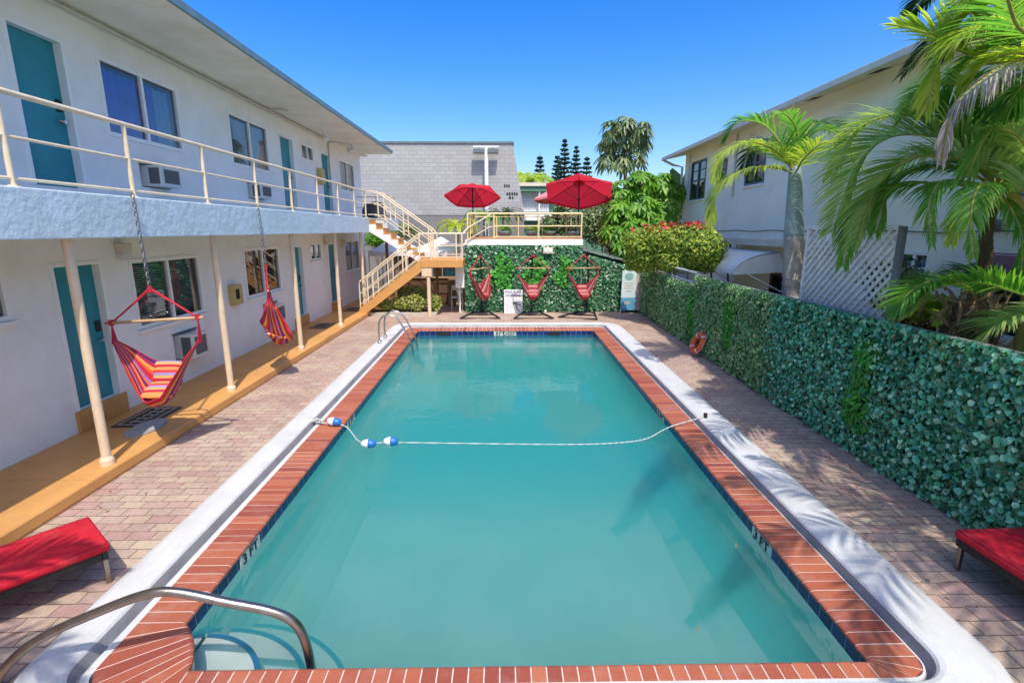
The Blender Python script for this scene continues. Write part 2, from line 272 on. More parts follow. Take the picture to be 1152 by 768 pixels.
def glassmat(name, tint=(0.93, 0.96, 0.97), base=0.06, ior=1.5):
    m, t, b = nodes(name); L = t.links.new; t.nodes.remove(b)
    tr = N(t, 'ShaderNodeBsdfTransparent'); tr.inputs[0].default_value = (*tint, 1)
    gl = N(t, 'ShaderNodeBsdfGlossy'); gl.inputs['Roughness'].default_value = 0.02; gl.inputs['Color'].default_value = (0.95, 0.97, 1, 1)
    fr = N(t, 'ShaderNodeFresnel'); fr.inputs[0].default_value = ior
    ad = N(t, 'ShaderNodeMath', operation='ADD'); ad.use_clamp = True; ad.inputs[1].default_value = base; L(fr.outputs[0], ad.inputs[0])
    mx = N(t, 'ShaderNodeMixShader'); L(ad.outputs[0], mx.inputs[0]); L(tr.outputs[0], mx.inputs[1]); L(gl.outputs[0], mx.inputs[2])
    L(mx.outputs[0], t.nodes['Material Output'].inputs[0]); return m
M['glass'] = glassmat('window_glass')
def watermat():
    m, t, b = nodes('pool_water'); L = t.links.new; t.nodes.remove(b)
    tc = N(t, 'ShaderNodeTexCoord')
    n1 = N(t, 'ShaderNodeTexNoise', Scale=2.2, Detail=3.0, Roughness=0.55); L(tc.outputs['Object'], n1.inputs['Vector'])
    n2 = N(t, 'ShaderNodeTexNoise', Scale=9.0, Detail=2.0); L(tc.outputs['Object'], n2.inputs['Vector'])
    ad = N(t, 'ShaderNodeMath', operation='MULTIPLY_ADD'); L(n2.outputs['Fac'], ad.inputs[0]); ad.inputs[1].default_value = 0.25; L(n1.outputs['Fac'], ad.inputs[2])
    bp = N(t, 'ShaderNodeBump', Strength=0.25, Distance=0.03); L(ad.outputs[0], bp.inputs['Height'])
    tr = N(t, 'ShaderNodeBsdfTransparent'); tr.inputs[0].default_value = (0.98, 1, 1, 1)
    gl = N(t, 'ShaderNodeBsdfGlossy'); gl.inputs['Roughness'].default_value = 0.04; L(bp.outputs[0], gl.inputs['Normal'])
    fr = N(t, 'ShaderNodeFresnel'); fr.inputs[0].default_value = 1.24; L(bp.outputs[0], fr.inputs['Normal'])
    mx = N(t, 'ShaderNodeMixShader'); L(fr.outputs[0], mx.inputs[0]); L(tr.outputs[0], mx.inputs[1]); L(gl.outputs[0], mx.inputs[2])
    va = N(t, 'ShaderNodeVolumeAbsorption'); va.inputs['Color'].default_value = (0.10, 0.60, 0.595, 1); va.inputs['Density'].default_value = 0.9
    vsn = N(t, 'ShaderNodeVolumeScatter'); vsn.inputs['Color'].default_value = (0.10, 0.70, 0.69, 1); vsn.inputs['Density'].default_value = 1.1
    ads = N(t, 'ShaderNodeAddShader'); L(va.outputs[0], ads.inputs[0]); L(vsn.outputs[0], ads.inputs[1])
    L(mx.outputs[0], t.nodes['Material Output'].inputs['Surface']); L(ads.outputs[0], t.nodes['Material Output'].inputs['Volume']); return m
M['water'] = watermat()
HAM = [(0.45, 0.02, 0.05), (0.62, 0.10, 0.03), (0.72, 0.33, 0.08), (0.42, 0.02, 0.08), (0.06, 0.03, 0.12), (0.60, 0.14, 0.04), (0.22, 0.18, 0.42), (0.50, 0.03, 0.06)]
M['hammock'] = stripes('striped_hammock_cloth', HAM, 2.6)
M['hamcush'] = stripes('striped_cushion_cloth', [(0.78, 0.30, 0.10), (0.42, 0.03, 0.06), (0.70, 0.34, 0.12), (0.30, 0.25, 0.50), (0.60, 0.05, 0.05)], 1.7)
PNK = [(0.26, 0.035, 0.04), (0.30, 0.09, 0.085), (0.42, 0.22, 0.19), (0.20, 0.025, 0.04)]
M['pinkham'] = stripes('pinkish_hammock_cloth', PNK, 2.2)
M['pinkcush'] = stripes('pinkish_cushion_cloth', [(0.36, 0.06, 0.06), (0.48, 0.26, 0.23), (0.28, 0.03, 0.04)], 2.0)

# ------------------------------------------------------------------ mesh helpers
def tag(o, label=None, cat=None, group=None, kind=None):
    if label: o['label'] = label
    if cat: o['category'] = cat
    if group: o['group'] = group
    if kind: o['kind'] = kind
    return o
def wloc(o):
    v = Vector((0, 0, 0))
    while o is not None: v += o.location; o = o.parent
    return v
def empty(name, loc, label=None, cat=None, group=None):
    o = bpy.data.objects.new(name, None); col.objects.link(o); o.location = loc; o.empty_display_size = 0.2
    return tag(o, label, cat, group)
class MB:
    def __init__(s): s.v = []; s.f = []; s.uv = None
    def add(s, vs, fs):
        b = len(s.v); s.v += [tuple(p) for p in vs]; s.f += [tuple(i + b for i in f) for f in fs]; return s
    def box(s, x0, x1, y0, y1, z0, z1):
        return s.add([(x0,y0,z0),(x1,y0,z0),(x1,y1,z0),(x0,y1,z0),(x0,y0,z1),(x1,y0,z1),(x1,y1,z1),(x0,y1,z1)],
                     [(0,3,2,1),(4,5,6,7),(0,1,5,4),(1,2,6,5),(2,3,7,6),(3,0,4,7)])
    def bbox(s, x0, x1, y0, y1, z0, z1, b=0.01):
        """box with chamfered vertical and horizontal edges"""
        bm = bmesh.new(); bmesh.ops.create_cube(bm, size=1)
        for v in bm.verts: v.co = Vector(((x0+x1)/2 + v.co.x*(x1-x0), (y0+y1)/2 + v.co.y*(y1-y0), (z0+z1)/2 + v.co.z*(z1-z0)))
        bmesh.ops.bevel(bm, geom=bm.edges[:], offset=b, segments=2, affect='EDGES', profile=0.5)
        bm.verts.index_update(); s.add([v.co[:] for v in bm.verts], [[v.index for v in f.verts] for f in bm.faces]); bm.free(); return s
    def poly(s, pts, d):
        """prism: polygon pts pushed along d"""
        n = len(pts); d = Vector(d); a = [Vector(p) for p in pts]; b = [p + d for p in a]
        return s.add(a + b, [tuple(range(n))[::-1], tuple(range(n, 2*n))] + [(i, (i+1) % n, (i+1) % n + n, i + n) for i in range(n)])
    def tube(s, pts, r, seg=8, caps=True, closed=False):
        P = [Vector(p) for p in pts]; n = len(P); rs = r if isinstance(r, (list, tuple)) else [r] * n
        vs = []; up = None
        for i in range(n):
            if closed: t = P[(i+1) % n] - P[i-1]
            else: t = P[min(i+1, n-1)] - P[max(i-1, 0)]
            t.normalize()
            if up is None: up = t.cross(Vector((0, 0, 1)) if abs(t.z) < 0.9 else Vector((1, 0, 0))).normalized()
            up = (up - t * up.dot(t)).normalized(); w_ = t.cross(up)
            for k in range(seg):
                a = 2*math.pi*k/seg; vs.append(P[i] + (up*math.cos(a) + w_*math.sin(a)) * rs[i])
        fs = []
        for i in range(n if closed else n-1):
            for k in range(seg):
                a = i*seg + k; b = i*seg + (k+1) % seg; c = ((i+1) % n)*seg + (k+1) % seg; d = ((i+1) % n)*seg + k
                fs.append((a, b, c, d))
        if caps and not closed: fs += [tuple(range(seg))[::-1], tuple(range((n-1)*seg, n*seg))]
        return s.add(vs, fs)
    def grid(s, P):
        h = len(P); w_ = len(P[0]); vs = [p for r in P for p in r]
        return s.add(vs, [(i*w_+j, i*w_+j+1, (i+1)*w_+j+1, (i+1)*w_+j) for i in range(h-1) for j in range(w_-1)])
    def build(s, name, mat, parent=None, smooth=False, fix=True, origin=None, mods=None):
        if not s.v: return None
        if parent is not None: off = wloc(parent)
        elif origin is not None: off = Vector(origin)
        else:
            a = np.array(s.v); lo_, hi_ = a.min(0), a.max(0); off = Vector(((lo_[0]+hi_[0])/2, (lo_[1]+hi_[1])/2, lo_[2]))
        me = bpy.data.meshes.new(name); me.from_pydata([(v[0]-off.x, v[1]-off.y, v[2]-off.z) for v in s.v], [], s.f)
        if fix:
            bm = bmesh.new(); bm.from_mesh(me); bmesh.ops.recalc_face_normals(bm, faces=bm.faces); bm.to_mesh(me); bm.free()
        if s.uv is not None:
            ul = me.uv_layers.new(name='UVMap')
            for lp in me.loops: ul.data[lp.index].uv = s.uv[lp.vertex_index]
        if smooth: me.polygons.foreach_set('use_smooth', [True]*len(me.polygons))
        o = bpy.data.objects.new(name, me); col.objects.link(o); me.materials.append(mat)
        if parent is not None: o.parent = parent
        else: o.location = off
        return o
def struct(o): o['kind'] = 'structure'; return o
def leaf_mb(pts, size, nrm=None, jit=1.0, tip=(0, 0, -1), tjit=0.8, width=0.5, fold=0.25, svar=0.42):
    """many leaf shaped faces, one island each"""
    pts = np.asarray(pts, float); n = len(pts)
    nr = rng.normal(size=(n, 3)) * jit
    if nrm is not None: nr += np.asarray(nrm, float)
    nr /= np.linalg.norm(nr, axis=1, keepdims=True) + 1e-9
    t = rng.normal(size=(n, 3)) * tjit + np.asarray(tip, float); t -= nr * (t*nr).sum(1, keepdims=True); t /= np.linalg.norm(t, axis=1, keepdims=True) + 1e-9
    b = np.cross(nr, t); sz = (np.asarray(size) * (1 + svar * rng.uniform(-1, 1, n)))[:, None]
    shape = [(-0.5, 0, 0), (-0.18, 0.5, 1), (0.18, 0.42, 1), (0.5, 0, 0.1), (0.18, -0.42, 1), (-0.18, -0.5, 1)]
    V = np.stack([pts + sz*(t*u + b*v*width + nr*w_*fold*0.4) for u, v, w_ in shape], 1).reshape(-1, 3)
    mb = MB(); mb.v = [tuple(p) for p in V]
    mb.f = [f for i in range(n) for f in ((6*i, 6*i+1, 6*i+2, 6*i+3), (6*i, 6*i+3, 6*i+4, 6*i+5))]
    return mb
def join(*ms):
    o = MB()
    for m in ms: o.add(m.v, m.f)
    return o
def spline(pts, n):
    P = [Vector(p) for p in pts]; P = [P[0]*2-P[1]] + P + [P[-1]*2-P[-2]]; out = []
    k = len(P) - 3
    for i in range(n):
        u = i/(n-1)*k; j = min(int(u), k-1); t = u - j; a, b, c, d = P[j:j+4]
        out.append(0.5*((2*b) + (c-a)*t + (2*a-5*b+4*c-d)*t*t + (3*b-a-3*c+d)*t**3))
    return out
def text_mb(txt, size, depth=0.002):
    """flat lettering in the local XY plane, centred"""
    cu = bpy.data.curves.new('lettering', 'FONT'); cu.body = txt; cu.size = size; cu.align_x = 'CENTER'; cu.align_y = 'CENTER'; cu.extrude = depth
    cu.resolution_u = 3; cu.offset = size*0.012
    ob = bpy.data.objects.new('lettering', cu); me = ob.to_mesh()
    mb = MB(); mb.v = [tuple(v.co) for v in me.vertices]; mb.f = [tuple(p.vertices) for p in me.polygons]
    ob.to_mesh_clear(); bpy.data.objects.remove(ob); return mb
def xf(mb, mat):
    mb.v = [tuple(mat @ Vector(p)) for p in mb.v]; return mb
def frameM(o, ax, ay, az):
    return Matrix(((ax[0], ay[0], az[0], o[0]), (ax[1], ay[1], az[1], o[1]), (ax[2], ay[2], az[2], o[2]), (0, 0, 0, 1)))
def copy_tree(o, parent=None):
    c = o.copy(); col.objects.link(c); c.parent = parent
    for ch in list(o.children): copy_tree(ch, c)
    return c

# ------------------------------------------------------------------ ground, pavers
# pool outline
XL, XR, YN, YF = -2.31, 2.40, 2.76, 14.0
OL, OR_, ON, OF = -2.64, 2.73, 2.63, 14.42
HX0, HX1, HY0, HY1 = -3.0, 3.1, 2.5, 14.75     # hole in ground sheet under the kerb
def sheet(mb, x0, x1, y0, y1, z, hole):
    hx0, hx1, hy0, hy1 = hole
    for a in ((x0, hx0, y0, y1), (hx1, x1, y0, y1), (hx0, hx1, y0, hy0), (hx0, hx1, hy1, y1)):
        mb.add([(a[0], a[2], z), (a[1], a[2], z), (a[1], a[3], z), (a[0], a[3], z)], [(0, 1, 2, 3)])
g = MB(); sheet(g, -400, 400, -60, 900, -0.06, (HX0, HX1, HY0, HY1))
M['ground'] = paint('dry_ground', (0.26, 0.25, 0.20), 0.95, 0.3, 0.5, 0.3, 8)
struct(g.build('ground', M['ground'], fix=False, origin=(0, 0, 0)))
g = MB(); sheet(g, -4.46, 4.46, -6, 17.25, 0.0, (HX0, HX1, HY0, HY1))
g.add([(4.46, -6, 0), (4.47, -6, 0), (4.47, 8, 0), (4.80, 17.25, 0), (4.46, 17.25, 0)], [(0, 1, 2, 3, 4)]); g.add([(-4.46, 17.25, 0), (-1.3, 17.25, 0), (-1.3, 23, 0), (-4.46, 23, 0)], [(0, 1, 2, 3)])
struct(g.build('pool_deck_pavers', M['paver'], fix=False, origin=(0, 0, 0)))

g = MB(); g.add([(4.45, -6, -0.03), (6.85, -6, -0.03), (6.85, 24, -0.03), (4.45, 24, -0.03)], [(0, 1, 2, 3)])  # pale ground sheet added to bounce sunlight onto the shaded neighbour wall
M['bounce_sheet'] = paint('pale_bounce_concrete', (0.62, 0.60, 0.54), 0.85, 0.15, 1.2, 0.3, 30, stain=(0.40, 0.38, 0.33), stain_amt=0.5)
struct(g.build('bounce_sheet', M['bounce_sheet'], fix=False, origin=(0, 0, 0)))
# raised walkway
wk = MB()
pr = [(-5.62, 0.0), (-4.42, 0.0), (-4.40, 0.03), (-4.405, 0.125), (-4.42, 0.14), (-5.62, 0.14)]
for y0, y1 in ((-4, 5.05), (5.055, 9.9), (9.905, 16.2), (16.205, 23)):
    wk.poly([(x, y0, z + (0.0 if z else -0.02)) for x, z in pr], (0, y1-y0, 0))
struct(wk.build('raised_walkway', M['orange'], origin=(0, 0, 0)))

# ------------------------------------------------------------------ pool
def ring(xl, xr, yn, yf, rs, z, off=0.0, nc=9, ns=24):
    """rounded rectangle, corners NL, NR, FR, FL with radii rs, counter clockwise from NL"""
    xl -= off; xr += off; yn -= off; yf += off; P = []
    C = [(xl, yn, 1, 1, 180), (xr, yn, -1, 1, 270), (xr, yf, -1, -1, 0), (xl, yf, 1, -1, 90)]
    for (x, y, sx, sy, a0), r in zip(C, rs):
        r = max(r + off, 0.004)
        for k in range(nc):
            a = R(a0 + 90*k/(nc-1)); c_, s_ = math.cos(a), math.sin(a)
            if a0 == 180 and rs is RI: P.append((x + sx*r*0.9 - r*0.9*abs(c_)**2.5, y + sy*r*1.35 - r*1.35*abs(s_)**2.5, z))
            else: P.append((x + sx*r + r*c_, y + sy*r + r*s_, z))
    return P
def bridge(mb, A, B):
    n = len(A); b = len(mb.v); mb.v += A + B
    mb.f += [(b+i, b+(i+1) % n, b+n+(i+1) % n, b+n+i) for i in range(n)]
pool = empty('swimming_pool', (0.03, 8.4, 0), 'long turquoise swimming pool with red brick edge and white kerb', 'pool')
RI = (0.30, 0.03, 0.03, 0.03); RO = (0.12, 0.15, 0.18, 0.18)
def W(mb):
    """the pool widens very slightly towards its far end"""
    mb.v = [(p[0]*(1+0.0045*(p[1]-4)), p[1], p[2]) for p in mb.v]; return mb
# coping bricks: (inner point, outer point) of every joint; wedges turn the corners
def along(P, n):
    """n points evenly spaced on polyline P, last one left out"""
    d = [0]
    for a, b in zip(P, P[1:]): d.append(d[-1] + math.dist(a, b))
    out = []
    for i in range(n):
        t = d[-1]*i/n; k = max(q for q in range(len(d)-1) if d[q] <= t+1e-9); u = (t-d[k])/max(1e-9, d[k+1]-d[k])
        out.append((P[k][0]+(P[k+1][0]-P[k][0])*u, P[k][1]+(P[k+1][1]-P[k][1])*u))
    return out
def loop_pairs():
    prs = []
    def side(a, b, a2, b2, n):
        for i in range(n): u = i/n; prs.append(((a[0]+(b[0]-a[0])*u, a[1]+(b[1]-a[1])*u), (a2[0]+(b2[0]-a2[0])*u, a2[1]+(b2[1]-a2[1])*u)))
    def corner(inner, outer, n):
        prs.extend(zip(along(inner, n), along(outer, n)))
    def arc(cx, cy, r_, a0): return [(cx+r_*math.cos(R(a0+9*k)), cy+r_*math.sin(R(a0+9*k))) for k in range(11)]
    e = 0.03
    nl = [(XL + RI[0]*0.9*(1-abs(math.cos(R(180+9*k)))**2.5), YN + RI[0]*1.35*(1-abs(math.sin(R(180+9*k)))**2.5)) for k in range(11)]
    x0, y0 = nl[-1][0], nl[0][1]
    corner(nl, [(OL, y0)] + arc(OL+RO[0], ON+RO[0], RO[0], 180) + [(x0, ON)], 8)
    side((x0, YN), (XR-e, YN), (x0, ON), (XR-e, ON), 44)
    corner(arc(XR-e, YN+e, e, 270), [(XR-e, ON)] + arc(OR_-RO[1], ON+RO[1], RO[1], 270) + [(OR_, YN+e)], 4)
    side((XR, YN+e), (XR, YF-e), (OR_, YN+e), (OR_, YF-e), 106)
    corner(arc(XR-e, YF-e, e, 0), [(OR_, YF-e)] + arc(OR_-RO[2], OF-RO[2], RO[2], 0) + [(XR-e, OF)], 5)
    side((XR-e, YF), (XL+e, YF), (XR-e, OF), (XL+e, OF), 44)
    corner(arc(XL+e, YF-e, e, 90), [(XL+e, OF)] + arc(OL+RO[3], OF-RO[3], RO[3], 90) + [(OL, YF-e)], 5)
    side((XL, YF-e), (XL, y0), (OL, YF-e), (OL, y0), 102)
    return prs
prs = loop_pairs(); bk = MB(); gr = MB(); n = len(prs)
for i in range(n):
    a, a2 = prs[i]; b, b2 = prs[(i+1) % n]
    def lerp(p, q, u): return (p[0]+(q[0]-p[0])*u, p[1]+(q[1]-p[1])*u)
    Li = math.dist(a, b); Lo = math.dist(a2, b2)
    g_i = min(0.2, 0.0042/max(Li, 1e-4)); g_o = min(0.2, 0.0042/max(Lo, 1e-4))
    ia, ib = lerp(a, b, g_i), lerp(a, b, 1-g_i); oa, ob_ = lerp(a2, b2, g_o), lerp(a2, b2, 1-g_o)
    dz = random.uniform(-0.0015, 0.0015)
    prof = [(0.0, -0.04), (-0.007, -0.026), (-0.004, -0.012), (0.006, -0.004), (0.02, 0.0), (1, 0.0), (1, -0.055)]
    vs = []
    for (p, q) in ((ia, oa), (ib, ob_)):
        L_ = math.dist(p, q); ux, uy = (q[0]-p[0])/L_, (q[1]-p[1])/L_
        for s_, z in prof:
            d = L_ if s_ == 1 else s_
            vs.append((p[0]+ux*d, p[1]+uy*d, z+dz))
    k = len(prof)
    bk.add(vs, [tuple(range(k)), tuple(range(2*k-1, k-1, -1))] + [(j, (j+1) % k, (j+1) % k + k, j+k) for j in range(k)])
    # grout joint just below the brick tops
    gv = []
    for (p, q) in ((a, a2), (b, b2)):
        L_ = math.dist(p, q); ux, uy = (q[0]-p[0])/L_, (q[1]-p[1])/L_
        for s_, z in [(0.002, -0.039), (-0.0035, -0.026), (-0.0005, -0.014), (0.02, -0.0022), (L_-0.001, -0.0022), (L_-0.001, -0.054)]:
            gv.append((p[0]+ux*s_, p[1]+uy*s_, z))
    gr.add(gv, [(j, j+1, j+7, j+6) for j in range(5)])
W(bk).build('brick_coping', M['brick'], pool)
W(gr).build('grout', M['grout'], pool)
# lip, gutter and white kerb swept round the pool
def prof_ring(xl, xr, yn, yf, z, extra): return ring(xl, xr, yn, yf, (RO[0]+extra, RO[1]+extra, RO[2]+extra, RO[3]+extra), z)
lip = MB(); A = prof_ring(OL, OR_, ON, OF, -0.05, 0); B = prof_ring(OL, OR_, ON, OF, -0.002, 0); C_ = prof_ring(-2.695, 2.742, 2.60, 14.47, -0.002, 0.04); D_ = prof_ring(-2.70, 2.746, 2.596, 14.475, -0.012, 0.045)
bridge(lip, A, B); bridge(lip, B, C_); bridge(lip, C_, D_); W(lip).build('lip', M['curb'], pool, smooth=False)
gt = MB(); E1 = prof_ring(-2.701, 2.747, 2.595, 14.476, -0.012, 0.045); E2 = prof_ring(-2.715, 2.76, 2.585, 14.50, -0.045, 0.055); E3 = prof_ring(-2.735, 2.775, 2.57, 14.55, -0.04, 0.07); E4 = prof_ring(-2.75, 2.79, 2.555, 14.60, 0.05, 0.09)
bridge(gt, E1, E2); bridge(gt, E2, E3); bridge(gt, E3, E4); W(gt).build('gutter', M['concrete'], pool, smooth=True)
kb = MB(); RR = [prof_ring(*p) for p in ((-2.751, 2.791, 2.554, 14.602, 0.049, 0.09), (-2.765, 2.805, 2.54, 14.62, 0.066, 0.10), (-2.80, 2.84, 2.51, 14.66, 0.076, 0.14), (-2.90, 2.97, 2.42, 14.74, 0.078, 0.2), (-3.0, 3.10, 2.34, 14.83, 0.068, 0.3), (-3.06, 3.19, 2.28, 14.91, 0.045, 0.4), (-3.085, 3.24, 2.24, 14.95, 0.018, 0.46), (-3.09, 3.255, 2.23, 14.96, -0.01, 0.5))]
for a, b in zip(RR, RR[1:]): bridge(kb, a, b)
W(kb).build('kerb', M['curb'], pool, smooth=True)
# walls, floor
WL = -0.14
tb = MB(); bridge(tb, ring(XL, XR, YN, YF, RI, -0.038, 0.004), ring(XL, XR, YN, YF, RI, -0.36, 0.004)); W(tb).build('tile_band', M['tile'], pool)
def floorz(y): return -0.92 - 0.55*max(0, min(1, (y-6.0)/3.0)) - 0.25*max(0, min(1, (y-9)/4))
sh = MB(); top = ring(XL, XR, YN, YF, RI, -0.36, 0.006)
prev = top
for off, f_ in ((0.01, 0.5), (0.04, 0.68), (0.12, 0.82), (0.26, 0.92), (0.46, 0.98), (0.8, 1.0)):
    cur = [(x, y, -0.36*(1-f_) + floorz(y)*f_) for x, y, z in ring(XL, XR, YN, YF, (RI[0]+0.3*f_, 0.03+0.5*f_, 0.03+0.5*f_, 0.03+0.5*f_), 0, -off)]
    bridge(sh, prev, cur); prev = cur
fl = []
for i in range(30):
    y = YN + 0.5 + (YF-YN-1.0)*i/29; fl.append([(XL+0.5, y, floorz(y)-0.002), (0, y, floorz(y)-0.03), (XR-0.5, y, floorz(y)-0.002)])
sh.grid(fl); W(sh).build('basin', M['plaster'], pool, smooth=True, fix=False)
# far ledge
lg = MB(); lg.box(XL, XR, 13.62, YF+0.01, -1.9, -0.42); W(lg).build('bench_ledge', M['plaster'], pool)
# quarter round steps in the near left corner
cx, cy = XL+0.02, YN
for r_, z in ((0.62, -0.30), (0.92, -0.52), (1.22, -0.74)):
    P = [(cx, cy)] + [(cx + r_*math.cos(R(a)), cy + r_*math.sin(R(a))) for a in range(0, 91, 6)]
    st = MB(); st.poly([(x, y, -1.0) for x, y in P], (0, 0, z+1.0)); so = st.build('pool_step', M['plaster'], pool)
    ed = MB()
    a1 = [(cx + (r_+0.004)*math.cos(R(a)), cy + (r_+0.004)*math.sin(R(a)), z+0.006) for a in range(0, 91, 6)]
    a2 = [(cx + (r_-0.035)*math.cos(R(a)), cy + (r_-0.035)*math.sin(R(a)), z+0.006) for a in range(0, 91, 6)]
    a3 = [(x, y, z-0.05) for x, y, _ in a1]
    ed.grid([a2, a1, a3]); ed.build('tile_edge', M['bluetrim'], so)
# water
wt = MB(); Wt = ring(XL, XR, YN, YF, RI, WL, 0.002); Wb = [(x, y, -2.1) for x, y, z in Wt]; nn = len(Wt)
wt.add(Wt + Wb, [tuple(range(nn)), tuple(range(2*nn-1, nn-1, -1))] + [(i, (i+1) % nn, (i+1) % nn + nn, i+nn) for i in range(nn)])
water = struct(W(wt).build('water', M['water'], None, origin=(0, 0, 0)))
# depth markers
def marker(x, y, facing, txt, w_=0.36):
    x = x*(1+0.0045*(y-4))
    if facing == 'x+': o, ax, nz = (x, y, -0.105), (0, 1, 0), (1, 0, 0)
    elif facing == 'x-': o, ax, nz = (x, y, -0.105), (0, -1, 0), (-1, 0, 0)
    else: o, ax, nz = (x, y, -0.105), (1, 0, 0), (0, -1, 0)
    F_ = frameM(o, ax, (0, 0, 1), nz)
    t = MB(); t.box(-w_/2, w_/2, -0.055, 0.066, -0.003, 0.003); xf(t, F_); p = t.build('depth_marker', M['markertile'], pool)
    ws = txt.split()
    for w1, xx in zip(ws, (-0.30*w_, 0.14*w_) if len(ws) == 2 else (-0.36*w_, -0.14*w_, 0.2*w_)):
        tx = text_mb(w1, 0.135); xf(tx, F_ @ Matrix.Translation((xx, 0.008, 0.0065)) @ Matrix.Diagonal((1.15, 0.95, 1, 1))); tx.build('lettering', M['text'], p)
marker(XL+0.0, 4.13, 'x+', '3 FT'); marker(XR-0.0, 4.2, 'x-', '3 FT')
marker(XL, 7.35, 'x+', '5 FT'); marker(XR, 7.45, 'x-', '5 FT')
marker(0.02, YF-0.0, 'y-', '8 FT  DEEP', 0.62)
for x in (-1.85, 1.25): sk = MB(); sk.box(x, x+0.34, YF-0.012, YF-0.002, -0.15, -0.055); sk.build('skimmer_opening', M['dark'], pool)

# ------------------------------------------------------------------ left motel building
def wall_holes(mb, x, sg, y0, y1, z0, z1, holes, depth):
    ys = sorted({y0, y1, *[h[0] for h in holes], *[h[1] for h in holes]}); zs = sorted({z0, z1, *[h[2] for h in holes], *[h[3] for h in holes]})
    for a, b in zip(ys, ys[1:]):
        for c, d in zip(zs, zs[1:]):
            if any(h[0] <= a and b <= h[1] and h[2] <= c and d <= h[3] for h in holes): continue
            mb.add([(x, a, c), (x, b, c), (x, b, d), (x, a, d)], [(0, 1, 2, 3) if sg > 0 else (3, 2, 1, 0)])
    xb = x - sg*depth
    for a, b, c, d in holes:
        mb.add([(x, a, c), (x, b, c), (x, b, d), (x, a, d), (xb, a, c), (xb, b, c), (xb, b, d), (xb, a, d)],
               [(0, 1, 5, 4), (1, 2, 6, 5), (2, 3, 7, 6), (3, 0, 4, 7), (4, 5, 6, 7)])
def window(parent, x, sg, y0, y1, z0, z1, style='blind', mull=1, sill=True, muntin=False, fm='frame', rec=0.03):
    """aluminium sliding window seated in its opening; x is the wall plane, sg the outward side"""
    f = MB(); t = 0.055; xo = x + sg*0.018; xi = x - sg*0.05; A_, B_ = min(xo, xi), max(xo, xi)
    f.box(A_, B_, y0, y0+t, z0, z1); f.box(A_, B_, y1-t, y1, z0, z1); f.box(A_, B_, y0+t, y1-t, z1-t, z1); f.box(A_, B_, y0+t, y1-t, z0, z0+t)
    for k in range(mull):
        ym = y0 + (y1-y0)*(k+1)/(mull+1); f.box(A_+0.004, B_-0.004, ym-0.028, ym+0.028, z0+t, z1-t)
    if muntin:
        zm = (z0+z1)/2; f.box(A_+0.008, B_-0.008, y0+t, y1-t, zm-0.02, zm+0.02)
        for k in (1,): zq = (zm+z1)/2; f.box(A_+0.015, B_-0.015, y0+t, y1-t, zq-0.012, zq+0.012)
    w_ = f.build('window', M[fm], parent)
    g_ = MB(); xg = x - sg*0.025; q4 = [(xg, y0+t, z0+t), (xg, y1-t, z0+t), (xg, y1-t, z1-t), (xg, y0+t, z1-t)]; g_.add(q4 if sg > 0 else q4[::-1], [(0, 1, 2, 3)]); g_.build('pane', M['glass'], w_, fix=False)
    if sill:
        s_ = MB(); s_.bbox(min(x-sg*0.01, x+sg*0.06), max(x-sg*0.01, x+sg*0.06), y0-0.04, y1+0.04, z0-0.06, z0-0.005, 0.006); s_.build('sill', M['wall'], w_)
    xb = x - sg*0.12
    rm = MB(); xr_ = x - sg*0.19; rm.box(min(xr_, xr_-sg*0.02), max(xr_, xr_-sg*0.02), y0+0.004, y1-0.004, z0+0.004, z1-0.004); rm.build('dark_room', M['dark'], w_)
    if style in ('blind', 'brown'):
        b_ = MB(); k = int((z1-z0-0.1)/0.035)
        ya, yb = (y0+t, (y0+y1)/2) if style == 'half' else (y0+t, y1-t)
        for i in range(k):
            z = z0+0.06+i*0.035; b_.add([(xb-0.012, ya, z), (xb-0.012, yb, z), (xb+0.012, yb, z+0.022*sg*1), (xb+0.012, ya, z+0.022*sg*1)], [(0, 1, 2, 3)])
        b_.build('blind', M['blind' if style == 'blind' else 'brownblind'], w_, fix=False)
    elif style == 'curtain':
        for (ya, yb, mt) in ((y0+0.10, y0+(y1-y0)*0.50, 'curtain'), (y0+(y1-y0)*0.54, y0+(y1-y0)*0.72, 'curtain'), (y0+(y1-y0)*0.70, y1-0.06, 'curtain2')):
            b_ = MB(); P = []
            for zz in (z0+0.02, z1-0.12):
                P.append([(xb + 0.035*math.sin(42*(ya+(yb-ya)*i/30)) + (0.01 if mt == 'curtain' else 0), ya+(yb-ya)*i/30, zz) for i in range(31)])
            b_.grid(P); b_.build('curtain', M[mt], w_, smooth=True, fix=False)
    return w_
def door(parent, x, sg, y0, y1, z0, z1, handle_far=True):
    f = MB(); t = 0.05; xo, xi = x + sg*0.012, x - sg*0.13; A_, B_ = min(xo, xi), max(xo, xi)
    f.box(A_, B_, y0, y0+t, z0, z1); f.box(A_, B_, y1-t, y1, z0, z1); f.box(A_, B_, y0+t, y1-t, z1-t, z1)
    d = MB(); xd = x - sg*0.09; d.box(min(xd, xd-sg*0.04), max(xd, xd-sg*0.04), y0+t, y1-t, z0+0.005, z1-t)
    dr = d.build('door', M['teal'], parent); f.build('door_frame', M['frame'], dr)
    hy = y1-t-0.08 if handle_far else y0+t+0.08; hz = z0+0.82; h = MB()
    h.tube([(xd, hy, hz), (xd+sg*0.06, hy, hz)], 0.025, 10); h.tube([(xd+sg*0.055, hy, hz), (xd+sg*0.06, hy-0.1, hz)], 0.011, 8)
    pass
    h.build('handle', M['steel'], dr); h2 = MB(); h2.bbox(min(xd, xd+sg*0.018), max(xd, xd+sg*0.018), hy-0.04, hy+0.04, hz+0.12, hz+0.27, 0.006); h2.build('lock_plate', M['black'], dr)
    return dr
WX = -5.6
